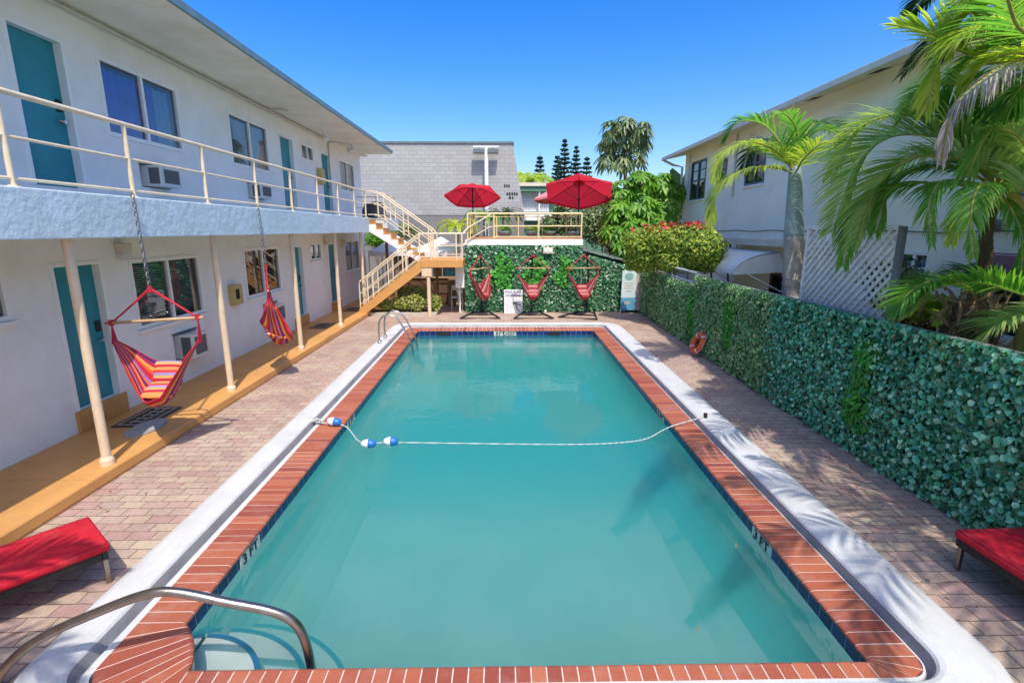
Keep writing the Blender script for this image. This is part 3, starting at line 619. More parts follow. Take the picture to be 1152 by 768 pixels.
mot = empty('motel_building', (-8.5, 8.5, 0), 'two-storey white motel with teal doors and blue-edged balcony left of the pool', 'building')
DO = [(6.38, 7.20), (13.5, 14.38), (16.45, 17.35)]
WI = [(7.72, 9.48), (11.1, 12.85), (18.2, 19.95)]
lowh = [(a, b, 0.42, 2.34) for a, b in DO] + [(7.72, 9.48, 1.25, 2.31), (11.1, 12.85, 1.28, 2.35), (18.2, 19.95, 1.28, 2.38), (14.95, 15.85, 1.87, 2.37), (4.9, 5.78, 1.75, 2.33), (8.48, 9.14, 0.54, 1.0), (11.78, 12.5, 0.56, 1.02)]
uph = [(a, b, 3.28, 5.10) for a, b in DO] + [(a, b, 4.06, 5.10) for a, b in WI] + [(14.9, 15.82, 4.66, 5.10), (8.28, 8.98, 3.40, 3.76), (11.65, 12.38, 3.42, 3.77), (2.2, 3.9, 4.06, 5.1)]
wm = MB(); wall_holes(wm, WX, 1, -4, 20.9, 0.10, 5.56, lowh + uph, 0.22)
wm.box(-11.5, WX-0.23, -4, 20.9, -0.05, 5.56)
wm.add([(WX-0.23, 20.9, 0), (WX, 20.9, 0), (WX, 20.9, 5.56), (WX-0.23, 20.9, 5.56)], [(0, 1, 2, 3)])
wm.build('wall', M['wall'], mot, fix=False)
rf = MB(); rf.box(-12, -4.263, -4.5, 20.5, 5.56, 5.60); rf.box(-12, -5.3, 20.5, 21.2, 5.56, 5.60); so_ = rf.build('roof', M['soffit'], mot)
fa = MB(); fa.box(-4.262, -4.225, -4.5, 20.5, 5.59, 5.69); fa.box(-12, -4.263, 20.5, 20.53, 5.59, 5.69); fa.build('fascia', M['fascia'], so_)
rt = MB(); rt.box(-12, -4.28, -4.5, 20.49, 5.602, 5.66); rt.build('roof_felt', M['roofing'], so_)
sl = MB(); sl.bbox(-5.61, -4.38, -4.0, 17.0, 2.66, 3.13, 0.012); sl.bbox(-5.61, -4.02, 18.05, 19.9, 2.72, 3.13, 0.012); sl.bbox(-5.61, -4.42, 16.99, 18.06, 2.72, 3.128, 0.01)
sl.build('balcony_slab', M['slab'], mot)
for y in (-0.2, 2.6, 5.43, 8.13, 11.10, 13.92, 16.45):
    p = MB(); p.tube([(-4.53, y, 0.13), (-4.53, y, 0.2), (-4.53, y, 0.24)], [0.075, 0.072, 0.05], 14); p.tube([(-4.53, y, 0.23), (-4.53, y, 2.66)], 0.048, 14)
    p.build('post', M['cream'], mot, smooth=False)
for i, (a, b) in enumerate(DO):
    door(mot, WX, 1, a, b, 0.42, 2.34); door(mot, WX, 1, a, b, 3.28, 5.10)
    s_ = MB(); s_.bbox(WX-0.01, WX+0.045, a-0.03, b+0.03, 0.139, 0.425, 0.012); s_.build('doorstep', M['orange'], mot)
window(mot, WX, 1, 7.72, 9.48, 1.25, 2.31, 'blind'); window(mot, WX, 1, 11.1, 12.85, 1.28, 2.35, 'brown')
window(mot, WX, 1, 18.2, 19.95, 1.28, 2.38, 'blind'); window(mot, WX, 1, 14.95, 15.85, 1.87, 2.37, 'blind'); window(mot, WX, 1, 4.9, 5.78, 1.75, 2.33, 'blind')
window(mot, WX, 1, *WI[0], 4.06, 5.10, 'curtain', sill=False); window(mot, WX, 1, *WI[1], 4.06, 5.10, 'blind', sill=False); window(mot, WX, 1, *WI[2], 4.06, 5.10, 'blind', sill=False)
window(mot, WX, 1, 14.9, 15.82, 4.66, 5.10, 'blind', sill=False); window(mot, WX, 1, 2.2, 3.9, 4.06, 5.1, 'blind', sill=False)
for (a, b, c, d) in ((8.48, 9.14, 0.54, 1.0), (11.78, 12.5, 0.56, 1.02), (8.28, 8.98, 3.40, 3.76), (11.65, 12.38, 3.42, 3.77)):
    y0, y1 = a+0.16, b-0.04
    ac = MB(); ac.bbox(WX-0.15, WX+0.22, y0, y1, c+0.02, d-0.02, 0.012); ao = ac.build('air_conditioner', M['acmetal'], mot)
    gl = MB(); gl.box(WX+0.2205, WX+0.226, y0+0.07, y1-0.06, c+0.075, d-0.075)
    for k in range(7): z = c+0.085+(d-c-0.18)*k/6; gl.box(WX+0.2262, WX+0.232, y0+0.07, y1-0.06, z, z+0.010)
    gl.build('grille', M['acdark'], ao)
    gl = MB(); gl.box(WX+0.03, WX+0.19, y0-0.006, y0-0.001, c+0.06, d-0.06)
    for k in range(8): x_ = WX+0.035+k*0.02; gl.box(x_, x_+0.008, y0-0.010, y0-0.0062, c+0.065, d-0.065)
    gl.build('side_louvre', M['acdark'], ao)
    fl_ = MB(); fl_.box(WX+0.001, WX+0.012, a-0.02, b+0.03, d, d+0.03); fl_.build('trim', M['acdark'], ao)
eb = MB(); eb.bbox(WX-0.01, WX+0.13, 10.36, 10.70, 1.24, 1.65, 0.02); e_ = eb.build('meter_box', M['yellowbox'], mot)
e2 = MB(); e2.box(WX+0.131, WX+0.136, 10.41, 10.55, 1.36, 1.56); e2.build('label_plate', M['dark'], e_)
eb = MB(); eb.bbox(WX-0.01, WX+0.14, 16.02, 16.36, 4.1, 4.55, 0.02); eb.build('meter_box', M['yellowbox'], mot)
for (y, z) in ((7.6, 2.44), (16.2, 2.4), (18.0, 2.3)):
    lb = MB(); lb.bbox(WX-0.01, WX+0.12, y-0.1, y+0.1, z-0.02, z+0.12, 0.01); l_ = lb.build('wall_lamp', M['gutter'], mot)
    lc = MB(); lc.bbox(WX+0.0, WX+0.11, y-0.09, y+0.09, z-0.12, z-0.021, 0.01); lc.build('lamp_glass', M['blind'], l_)
# conduit below the soffit, with its bracket lamp
cn = MB(); cn.tube([(WX+0.04, y, 5.50) for y in (-4, 4, 12.5, 17.2)], 0.022, 8); cn.tube([(WX+0.04, 12.9, 5.5), (WX+0.35, 12.95, 5.52), (WX+0.5, 13.0, 5.50)], 0.025, 8)
cn.tube([(WX+0.03, 17.2, 5.5), (WX+0.03, 17.2, 3.2)], 0.02, 8); cn.tube([(WX+0.05, 17.2, 5.48), (WX+0.7, 17.3, 5.42), (WX+0.8, 17.3, 5.30)], 0.022, 8)
cn.build('conduit', M['gutter'], mot)
fx = MB()
for (x, y) in ((WX+0.72, 17.25), (WX+0.55, 17.5), (WX+0.6, 15.1)):
    fx.tube([(x, y, 5.40), (x+0.03, y, 5.3), (x+0.08, y-0.05, 5.18)], [0.03, 0.05, 0.09], 10)
fx.build('flood_lamp', M['acmetal'], mot)
# balcony railing
rl = MB(); RX = -4.45
ys = [y for y in (-1.3, 0.25, 1.8, 3.35, 4.87, 6.41, 7.96, 9.56, 11.1, 12.65, 14.18, 15.7, 16.95)]
for y in ys: rl.tube([(RX, y, 3.12), (RX, y, 3.955)], 0.026, 10); rl.tube([(RX, y, 3.125), (RX, y, 3.145)], 0.06, 10)
rl.tube([(RX, -3.9, 3.955), (RX, 17.0, 3.955)], 0.027, 10); rl.tube([(RX, -3.9, 3.57), (RX, 17.0, 3.57)], 0.016, 8); rl.tube([(RX, -3.9, 3.205), (RX, 17.0, 3.205)], 0.016, 8)
rl.build('railing', M['railpaint'], mot)
sr = MB(); sr.tube([(-4.1, 18.1, 3.95), (-4.1, 19.85, 3.95), (-5.58, 19.85, 3.95)], 0.022, 8); sr.tube([(-4.1, 18.1, 3.55), (-4.1, 19.85, 3.55), (-5.58, 19.85, 3.55)], 0.015, 8)
for p_ in ((-4.1, 18.1), (-4.1, 19.0), (-4.1, 19.85), (-4.8, 19.85)): sr.tube([(*p_, 3.12), (*p_, 3.95)], 0.02, 8)
sr.build('railing', M['railpaint'], mot)

# covered grill on the balcony end
gp = []
for z, s_, dx in ((3.13, 1.0, 0), (3.3, 0.98, 0.01), (3.45, 0.95, 0), (3.58, 0.85, 0.02), (3.68, 0.6, 0.05), (3.72, 0.25, 0.06)):
    gp.append([(-4.68 + dx + 0.42*s_*math.copysign(abs(math.cos(a))**0.6, math.cos(a)), 18.95 + 0.28*s_*math.copysign(abs(math.sin(a))**0.6, math.sin(a)), z + 0.015*math.sin(5*a)) for a in [2*math.pi*k/28 for k in range(29)]])
gm = MB(); gm.grid(gp); gm.add(gp[-1][:-1], [tuple(range(28))])
tag(gm.build('covered_grill', M['grillcover'], smooth=True), 'barbecue grill under a charcoal cloth cover at the far end of the balcony', 'grill')

# ------------------------------------------------------------------ staircase
stc = empty('staircase', (-2.0, 16.9, 0), 'orange outdoor staircase climbing from the walkway by way of a landing to the motel balcony', 'stairs')
YA, YB = 16.25, 17.02      # lower flight
YC, YD = 17.08, 18.0       # upper flight
LZ = 1.82
def flight(x_top, z_top, x_bot, z_bot, n, y0, y1, name_m, drop, ygap=0.0):
    mb = MB(); dx = (x_bot-x_top)/n; dz = (z_top-z_bot)/n; pts = []
    for i in range(n):
        pts.append((x_top+dx*i, z_top-dz*(i+1))); pts.append((x_top+dx*(i+1), z_top-dz*(i+1)))
    return pts, dx, dz
# lower flight: solid orange stringer with treads
st_n = 9; pts, dx, dz = flight(-2.62, LZ, -4.56, 0.14, st_n, 0, 0, None, 0)
lowf = MB()
sp_ = [(-2.62, LZ+0.02), (-4.66, 0.26), (-4.66, 0.142), (-4.42, 0.142), (-2.62, LZ-0.36)]
lowf.poly([(x, YA, z) for x, z in sp_], (0, 0.07, 0)); lowf.poly([(x, YB-0.07, z) for x, z in sp_], (0, 0.07, 0))
lowf.build('stringer', M['orange'], stc)
tr = MB()
for i in range(st_n):
    x1 = -2.62 + dx*i; x0 = x1 + dx; z = LZ - dz*(i+1); tr.box(x0-0.03, x1, YA+0.072, YB-0.072, z-0.05, z); tr.box(x1-0.025, x1, YA+0.072, YB-0.072, z, z+dz-0.05)
tr.build('treads', M['orange'], stc)
# upper flight: white sawtooth stringer
un = 8; pts, dx, dz = flight(-4.42, 3.13, -2.55, LZ, un, 0, 0, None, 0)
upf = MB(); prof = [(-4.42, 3.13)] + pts + [(-2.55, LZ-0.22), (-2.62, LZ-0.24), (-4.42, 2.70)]
# stair body: white sides, ochre treads
upf.poly([(x, YC, z) for x, z in prof], (0, 0.06, 0)); upf.poly([(x, YD-0.06, z) for x, z in prof], (0, 0.06, 0)); upf.build('stringer', M['wall'], stc)
tr = MB()
for i in range(un):
    x0 = -4.42 + dx*i; z = 3.13 - dz*(i+1); tr.box(x0, x0+dx+0.02, YC-0.004, YD+0.004, z-0.04, z+0.003); tr.box(x0-0.004, x0+0.03, YC+0.062, YD-0.062, z+0.004, z+dz-0.042)
tr.poly([(-4.42, YC+0.061, 2.71), (-2.6, YC+0.061, LZ-0.22), (-2.6, YC+0.061, LZ-0.19), (-4.42, YC+0.061, 2.76)], (0, YD-YC-0.122, 0))
tr.build('treads', M['orange'], stc)
ld_ = MB(); ld_.bbox(-2.64, -1.30, YA, YD, LZ-0.24, LZ, 0.01); ld_.build('landing', M['orange'], stc)
lp_ = MB(); lp_.bbox(-2.62, -2.30, YA+0.02, YA+0.2, LZ-0.52, LZ-0.242, 0.01); lp_.tube([(-2.42, YA+0.1, -0.01), (-2.42, YA+0.1, LZ-0.5)], 0.06, 12); lp_.build('post', M['cream'], stc)
lp2 = MB(); lp2.bbox(-1.62, -1.33, 17.0, 17.3, 0.85, LZ-0.242, 0.01); lp2.tube([(-1.5, 17.12, -0.01), (-1.5, 17.12, 0.86)], 0.035, 10); lp2.build('hanging_panel', M['whitepaint'], stc)
lp3 = MB(); lp3.tube([(-2.35, 17.9, -0.01), (-2.35, 17.9, LZ-0.24)], 0.05, 10); lp3.tube([(-4.1, 18.1, -0.01), (-4.1, 18.1, 2.74)], 0.055, 10); lp3.build('post', M['midwood'], stc)
hr = MB()
def rail_run(pts3, hts=(0.0, -0.38, -0.72), rads=(0.023, 0.014, 0.014)):
    for h, r_ in zip(hts, rads): hr.tube([(p[0], p[1], p[2]+h) for p in pts3], r_, 8)
# lower flight rails, both sides
for yy in (YA+0.03, YB-0.03):
    rail_run([(-4.62, yy, 1.12), (-2.66, yy, 2.63)]); 
    for u in (0.0, 0.22, 0.48, 0.72): x = -4.62+1.96*u; z = 1.12+1.51*u; hr.tube([(x, yy, z-0.84+0.02), (x, yy, z)], 0.02, 8)
    hr.tube([(-4.36, yy, 0.42), (-4.36, yy, 1.25), (-4.30, yy, 1.36)], 0.022, 8)
# landing rails
rail_run([(-2.66, YA+0.03, 2.63), (-1.32, YA+0.03, 2.63)]); 
for x in (-2.66, -2.3, -1.50, -1.32): hr.tube([(x, YA+0.03, LZ-0.02), (x, YA+0.03, 2.63)], 0.024, 8)
rail_run([(-2.2, YD-0.03, 2.63), (-1.32, YD-0.03, 2.63)])
# upper flight rails
for yy in (YC+0.03, YD-0.03):
    rail_run([(-4.42, yy, 3.955), (-4.12, yy, 3.95), (-2.45, yy, 2.78), (-2.32, yy, 2.62)], (0.0, -0.36, -0.72))
    for u in (0.02, 0.5, 0.98): x = -4.12+1.67*u; z = 3.95-1.17*u; hr.tube([(x, yy, z-0.80), (x, yy, z)], 0.02, 8)
    hr.tube([(-2.32, yy, 1.82), (-2.32, yy, 2.64)], 0.022, 8)
# short climb from landing to sun deck
rail_run([(-1.32, YA+0.35, 2.62), (-1.2, 17.16, 2.80), (-0.42, 17.16, 3.24)], (0.0, -0.38), (0.024, 0.018))
hr.build('railing', M['railpaint'], stc)
dk_steps = MB()
for i in range(4): dk_steps.box(-1.32+0.22*i, -0.36, 17.42, 18.0, 1.6, 1.82+0.162*(i+1))
dk_steps.build('upper_steps', M['orange'], stc)

# ------------------------------------------------------------------ sun deck with the ivy front
dk = empty('sun_deck', (0.65, 19.5, 0), 'raised sun deck with a yellow railing and an ivy-covered front beyond the pool', 'deck')
dm = MB(); dm.box(-0.3, 2.6, 17.26, 21.5, -0.03, 2.24); dm.box(-1.28, -0.3, 18.05, 21.5, -0.03, 2.24); dm.box(-1.28, -0.3, 17.26, 17.40, -0.03, 2.24); dm.build('wall', M['greyrender'], dk)
ds = MB(); ds.bbox(-1.30, 2.64, 17.20, 17.41, 2.24, 2.44, 0.01); ds.box(-0.33, 2.64, 17.412, 21.6, 2.24, 2.438); ds.box(-1.30, -0.335, 18.01, 21.6, 2.24, 2.438); ds.build('slab', M['wall'], dk)
dt = MB(); dt.box(-0.33, 2.62, 17.22, 21.58, 2.442, 2.475); dt.box(-1.28, -0.332, 18.02, 21.58, 2.442, 2.474); dt.box(-1.28, -0.332, 17.22, 17.40, 2.442, 2.474); dt.build('floor_tiles', M['decktile'], dk)
dr_ = MB()
fp = (-1.2, -0.33, 1.15, 2.58)
for x in fp: dr_.tube([(x, 17.24, 2.47), (x, 17.24, 3.27)], 0.028, 8)
for z, r_ in ((3.27, 0.03), (2.87, 0.02), (2.52, 0.018)): dr_.tube([(-1.2 if z > 3 else -0.33, 17.24, z), (2.58, 17.24, z)], r_, 8)
for z, r_ in ((3.27, 0.028), (2.87, 0.018)): dr_.tube([(2.58, 17.24, z), (2.58, 21.5, z), (-1.2, 21.5, z), (-1.2, 18.1, z)], r_, 8)
for y in (18.6, 20, 21.5): dr_.tube([(2.58, y, 2.47), (2.58, y, 3.27)], 0.022, 8); dr_.tube([(-1.2, y, 2.47), (-1.2, y, 3.27)], 0.022, 8)
for x in (-0.3, 0.6, 1.6): dr_.tube([(x, 21.5, 2.47), (x, 21.5, 3.27)], 0.022, 8)
dr_.build('railing', M['yrail'], dk)
def ivy_patch(org, ax, ay, nrm, W, H, n, size, mask=None, bulge=0.05):
    u = rng.uniform(0, W, n); v = rng.uniform(0, H, n)
    if mask is not None: k = mask(u, v); u, v = u[k], v[k]
    d = rng.uniform(0.0, 1.0, len(u))**1.5 * bulge * 1.5 * (0.4+0.5*np.sin(u*3.1+np.sin(v*4))**2+0.5*np.sin(u*11+3*np.sin(v*9))**2)
    P = np.outer(u, ax) + np.outer(v, ay) + np.outer(d+0.012, nrm) + np.asarray(org)
    return leaf_mb(P, size, nrm=np.asarray(nrm)*1.3+np.array([0, 0, 0.35]), jit=0.55, tip=(0, 0, -1), tjit=0.7, width=0.85, fold=0.5)
def inpatch(cs):
    return lambda u, v: np.any([((u-a)/c)**2 + ((v-b)/d)**2 < 1 for a, b, c, d in cs], axis=0)
DBR = [(1.25, 1.3, 0.36, 0.6), (2.35, 1.25, 0.35, 0.65), (3.3, 1.3, 0.25, 0.55)]
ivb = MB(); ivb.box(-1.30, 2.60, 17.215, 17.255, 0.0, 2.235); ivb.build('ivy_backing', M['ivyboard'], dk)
ivy_patch((-1.3, 17.21, 0.02), (1, 0, 0), (0, 0, 1), (0, -1, 0), 3.9, 2.2, 9000, 0.085, lambda u, v: ~inpatch(DBR)(u, v) | (rng.uniform(size=len(u)) < 0.25)).build('ivy_leaves', M['ivyfar'], dk, fix=False)
ivy_patch((-1.3, 17.18, 0.02), (1, 0, 0), (0, 0, 1), (0, -1, 0), 3.9, 2.2, 4200, 0.11, lambda u, v: inpatch(DBR)(u + 0.12*np.sin(7*v), v + 0.1*np.sin(9*u)), 0.09).build('bright_leaves', M['bright'], dk, fix=False)
lx = MB(); lx.bbox(1.30, 1.62, 17.02, 17.18, 1.97, 2.17, 0.015); lx.tube([(1.46, 17.1, 2.16), (1.46, 17.1, 2.245)], 0.03, 8); lb = lx.build('deck_lamp', M['rbend'], dk)
lx = MB()
for x in (1.385, 1.535): lx.tube([(x, 17.02, 2.07), (x, 17.0, 2.07)], 0.06, 12)
lx.build('lamp_lens', M['signwhite'], lb)

# lower ivy wall to the right of the sun deck
bw = empty('ivy_boundary_wall', (3.6, 17.3, 0), 'low wall with a sloping top and pale ivy between the sun deck and the corner banner', 'wall')
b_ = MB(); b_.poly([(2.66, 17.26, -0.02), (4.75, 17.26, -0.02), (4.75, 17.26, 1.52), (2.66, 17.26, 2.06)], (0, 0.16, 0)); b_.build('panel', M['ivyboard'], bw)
b_ = MB(); b_.poly([(2.64, 17.18, 2.08), (4.78, 17.18, 1.54), (4.78, 17.18, 1.60), (2.64, 17.18, 2.15)], (0, 0.3, 0)); b_.build('coping', M['capstone'], bw)
ivy_patch((2.66, 17.25, 0.02), (1, 0, 0), (0, 0, 1), (0, -1, 0), 2.08, 1.95, 5200, 0.085, lambda u, v: v < 1.93-0.258*u).build('ivy_leaves', M['ivyfar'], bw, fix=False)
# dark shade board between
# ------------------------------------------------------------------ right hand ivy fence
FX = 4.44
fe = empty('ivy_fence', (FX+0.1, 7.5, 0), 'long fence covered in dark green artificial ivy along the right side of the pool', 'fence')
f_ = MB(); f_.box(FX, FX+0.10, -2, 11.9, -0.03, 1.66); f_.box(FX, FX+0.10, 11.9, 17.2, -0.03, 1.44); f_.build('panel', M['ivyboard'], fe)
f_ = MB(); f_.bbox(FX-0.005, FX+0.12, -2, 11.9, 1.662, 1.69, 0.008); f_.build('cap_rail', M['capstone'], fe)
FBR = [(7.85, 1.15, 0.26, 0.42), (7.9, 0.6, 0.24, 0.45), (11.75, 0.95, 0.28, 0.65), (13.9, 0.8, 0.28, 0.65)]   # u is measured from Y=-2
def fence_leaves(y0, y1, dens, size, hh):
    n_ = int((y1-y0)*hh*dens); u0 = y0+2
    mk = lambda u, v: (~inpatch([(a-u0, b, c, d) for a, b, c, d in FBR])(u, v)) | (rng.uniform(size=len(u)) < 0.3)
    return ivy_patch((FX-0.005, y0, 0.01), (0, 1, 0), (0, 0, 1), (-1, 0, 0), y1-y0, hh, n_, size, mk, 0.07)
join(fence_leaves(1.5, 5, 1500, 0.060, 1.70), fence_leaves(1.5, 5, 900, 0.042, 1.70), fence_leaves(5, 8.2, 2300, 0.050, 1.70)).build('ivy_leaves', M['ivy'], fe, fix=False)
M['ivyolive'] = foliage('olive_ivy_leaves', [(0.02, 0.16, 0.05), (0.16, 0.42, 0.12), (0.40, 0.60, 0.24), (0.03, 0.22, 0.07), (0.60, 0.70, 0.40), (0.08, 0.32, 0.14), (0.35, 0.36, 0.16)], 0.45, 0.1)
join(fence_leaves(8.0, 11.9, 2500, 0.048, 1.70), fence_leaves(11.9, 17.2, 1700, 0.056, 1.47)).build('ivy_leaves', M['ivyolive'], fe, fix=False)
ub = []
for a, b, c, d in FBR:
    n_ = int(700*c*d*3.14); rr = np.sqrt(rng.uniform(size=n_)); th = rng.uniform(0, 6.28, n_)
    y = a-2+c*rr*np.cos(th); z = np.clip(b+d*rr*np.sin(th)*(1+0.25*np.sin(5*y)), 0.05, 1.6)
    P = np.stack([np.full(n_, FX)-0.05-0.10*(1-rr**2)*rng.uniform(0.3, 1, n_), y, z], 1)
    ub.append(leaf_mb(P, 0.12, nrm=(-1, 0, 0.6), jit=0.5, tip=(-0.3, 0, -0.6), tjit=1.0, width=0.28, fold=0.3))
join(*ub).build('bright_leaves', M['bright'], fe, fix=False)
# louvred rail on the far part of the fence
lv = empty('guard_rail', (FX+0.05, 13.7, 1.44), 'white two-bar guard rail on top of the far end of the right fence', 'railing')
l_ = MB()
for z in (1.50, 1.75): l_.bbox(FX+0.02, FX+0.07, 12.0, 15.7, z-0.02, z+0.02, 0.006)
l_.tube([(FX+0.04, 15.7, 1.77), (FX+0.0, 15.78, 1.72), (FX, 15.8, 1.3)], 0.028, 8); l_.box(FX+0.02, FX+0.07, 12.0, 12.05, 1.44, 1.77); l_.build('bars', M['whitepaint'], lv)
l_ = MB()
for k in range(3): l_.box(FX+0.05, FX+0.075, 12.05, 15.7, 1.545+0.06*k, 1.575+0.06*k)
l_.build('slats', M['greypost'], lv)

for root in (fe, lv):       # the far end of the fence drifts slightly away from the pool
    for ob in root.children:
        off = wloc(ob)
        for v in ob.data.vertices: v.co.x += 0.028*max(0.0, v.co.y+off.y-8)
# ------------------------------------------------------------------ right hand building
rbx = 6.8
rb = empty('neighbour_building', (10, 9, 0), 'pale grey-green two-storey house with a beige eave behind the palms on the right', 'building')
rh = [(17.75, 19.15, 3.78, 5.10), (16.1, 16.9, 4.1, 5.08), (13.75, 14.85, 3.95, 5.05), (8.08, 8.72, 1.35, 2.40), (11.5, 12.9, 0.7, 1.70), (5.2, 7.0, 1.3, 2.42)]
r_ = MB(); wall_holes(r_, rbx, -1, -4, 19.85, -0.04, 5.62, rh, 0.2); r_.box(rbx+0.21, 14, -4, 19.85, -0.04, 5.62)
r_.add([(rbx, 19.85, 0), (rbx+0.21, 19.85, 0), (rbx+0.21, 19.85, 5.62), (rbx, 19.85, 5.62)], [(0, 1, 2, 3)])
r_.build('wall', M['rbwall'], rb, fix=False)
so2 = MB(); so2.poly([(6.16, -4.5, 5.36), (6.9, -4.5, 5.52), (14, -4.5, 7.2), (14, -4.5, 7.32), (6.16, -4.5, 5.44)], (0, 25.0, 0)); rr_ = so2.build('roof', M['rbsoffit'], rb)
gu = MB(); gu.bbox(6.08, 6.16, -4.5, 20.5, 5.33, 5.45, 0.012); gu.build('rain_gutter', M['gutter'], rr_)
gu = MB(); gu.tube([(6.12, 20.35, 5.34), (6.45, 20.2, 5.15), (6.72, 19.95, 5.05), (6.72, 19.95, 0)], 0.045, 8); gu.build('downpipe', M['gutter'], rr_)
vt = MB()
for y in (11.2, 9.3, 7.4): vt.add([(6.4, y, 5.405), (6.62, y, 5.453), (6.62, y+0.35, 5.453), (6.4, y+0.35, 5.405)], [(0, 1, 2, 3)])
vt.build('soffit_vent', M['dark'], rr_, fix=False)
window(rb, rbx, -1, 17.75, 19.15, 3.78, 5.10, 'none', 1, True, True, 'greypost'); window(rb, rbx, -1, 16.1, 16.9, 4.1, 5.08, 'none', 0, True, True, 'greypost'); window(rb, rbx, -1, 13.75, 14.85, 3.95, 5.05, 'none', 1, True, True, 'greypost')
window(rb, rbx, -1, 8.08, 8.72, 1.35, 2.40, 'curtain', 1, True, True); window(rb, rbx, -1, 11.5, 12.9, 0.7, 1.70, 'none', 1, True, False, 'darkwood')
window(rb, rbx, -1, 5.2, 7.0, 1.3, 2.42, 'blind', 1, True, False)
mr = MB(); mr.poly([(rbx-0.002, 5.0, 2.44), (rbx-0.002, 5.0, 2.22), (rbx-0.14, 5.0, 2.20)], (0, 2.1, 0)); mr.build('maroon_awning', M['maroon'], rb)
st = MB(); st.bbox(rbx-0.45, rbx+0.01, 9.6, 14.9, 2.36, 2.52, 0.01); st.build('band', M['rbend'], rb)
cb_ = MB(); cb_.tube([(rbx-0.03, y, 2.72 + 0.02*math.sin(y*3)) for y in range(2, 20)], 0.012, 6); cb_.tube([(rbx-0.06, 7.0, 2.8), (rbx-0.16, 7.0, 2.82)], [0.09, 0.07], 10); cb_.build('cable', M['greypost'], rb)
# pale door with oval glass beyond the awning
pd = MB(); pd.box(rbx-0.03, rbx+0.0, 14.95, 15.9, 0.3, 2.66); pdo = pd.build('door', M['whitepaint'], rb)
ov = MB(); ov.poly([(rbx-0.032, 15.42+0.16*math.cos(a), 2.2+0.28*math.sin(a)) for a in [2*math.pi*k/20 for k in range(20)]], (-0.006, 0, 0)); ov.build('oval_glass', M['dark'], pdo)
ov = MB()
for s_ in (-1, 1): ov.tube([(rbx-0.044, 15.42+0.05*s_, 1.97), (rbx-0.044, 15.42+0.09*s_, 2.15), (rbx-0.044, 15.42-0.03*s_, 2.3), (rbx-0.044, 15.42, 2.44)], 0.018, 6)
ov.build('scrollwork', M['whitepaint'], pdo)
pt = MB(); pt.tube([(rbx-0.04, 19.3, 3.7), (rbx-0.04, 19.3, 5.4)], 0.02, 6); pt.tube([(rbx-0.04, 15.5, 3.7), (rbx-0.04, 15.5, 5.45)], 0.03, 6); pt.build('conduit', M['gutter'], rb)
# curved metal awning
aw = MB(); P = []
for k in range(10):
    a = R(8 + 82*k/9); P.append([(rbx - 0.02 - 1.25*math.cos(R(90)-a)*1.0, y, 1.72 + 0.52*math.sin(R(90)-a+0.0)*1.0 + (0.010 if j % 2 else 0)) for j, y in enumerate(np.linspace(12.2, 15.0, 41))])
aw.grid(P); P2 = [[(x, y, z-0.03) for x, y, z in row] for row in P]; aw.grid(P2)
aw.add(P[-1] + P2[-1], [(i, i+1, i+42, i+41) for i in range(40)])
awo = aw.build('door_awning', M['tin'], rb, fix=False)
for y in (12.2, 15.0):
    sp2 = MB(); sp2.poly([(p[0][0], y, p[0][2]-0.03) for p in P] + [(rbx-0.02, y, 1.75)], (0, 0.02, 0))
    sp2.build('end_panel', M['tin'], awo); sp2 = MB(); sp2.tube([(rbx-1.0, y, 1.74), (rbx-0.02, y, 1.25)], 0.014, 6); sp2.build('strut', M['tin'], awo)

# antenna on eave = spear seen above roof is part of palm
# ------------------------------------------------------------------ lattice panel
lt = empty('lattice_panel', (4.7, 7.2, 0), 'weathered grey wooden lattice panel with a dark end post standing behind the right fence', 'trellis')
LXc = 4.72; Y0, Y1, Z0, Z1 = 6.12, 7.92, 1.2, 2.76
def clipline(p, d):
    t0, t1 = -9, 9
    for k, (lo_, hi_) in enumerate(((Y0, Y1), (Z0, Z1))):
        if abs(d[k]) < 1e-9: continue
        a, b = (lo_-p[k])/d[k], (hi_-p[k])/d[k]; a, b = min(a, b), max(a, b); t0 = max(t0, a); t1 = min(t1, b)
    return (t0, t1) if t1-t0 > 0.02 else None
lm = MB(); q = math.sqrt(.5)
for sgn in (1, -1):
    for k in range(-30, 31):
        p = ((Y0+Y1)/2 + k*0.135, (Z0+Z1)/2); d = (q, q*sgn); c = clipline(p, d)
        if not c: continue
        a = Vector((LXc+0.012*sgn, p[0]+d[0]*c[0], p[1]+d[1]*c[0])); b = Vector((LXc+0.012*sgn, p[0]+d[0]*c[1], p[1]+d[1]*c[1]))
        nrm = Vector((0, -d[1], d[0]))*0.022
        lm.poly([a-nrm, b-nrm, b+nrm, a+nrm], (0.009, 0, 0))
lm.build('lattice', M['greywood'], lt)
lm = MB(); lm.bbox(LXc-0.025, LXc+0.03, Y0-0.09, Y0-0.002, 0, Z1+0.03, 0.008); lm.build('post', M['greypost'], lt)
lm = MB(); lm.bbox(LXc-0.03, LXc+0.03, Y0, Y1+0.05, Z1+0.001, Z1+0.045, 0.005); lm.bbox(LXc-0.03, LXc+0.03, Y1+0.001, Y1+0.05, 0, Z1, 0.005); lm.build('frame', M['greywood'], lt)

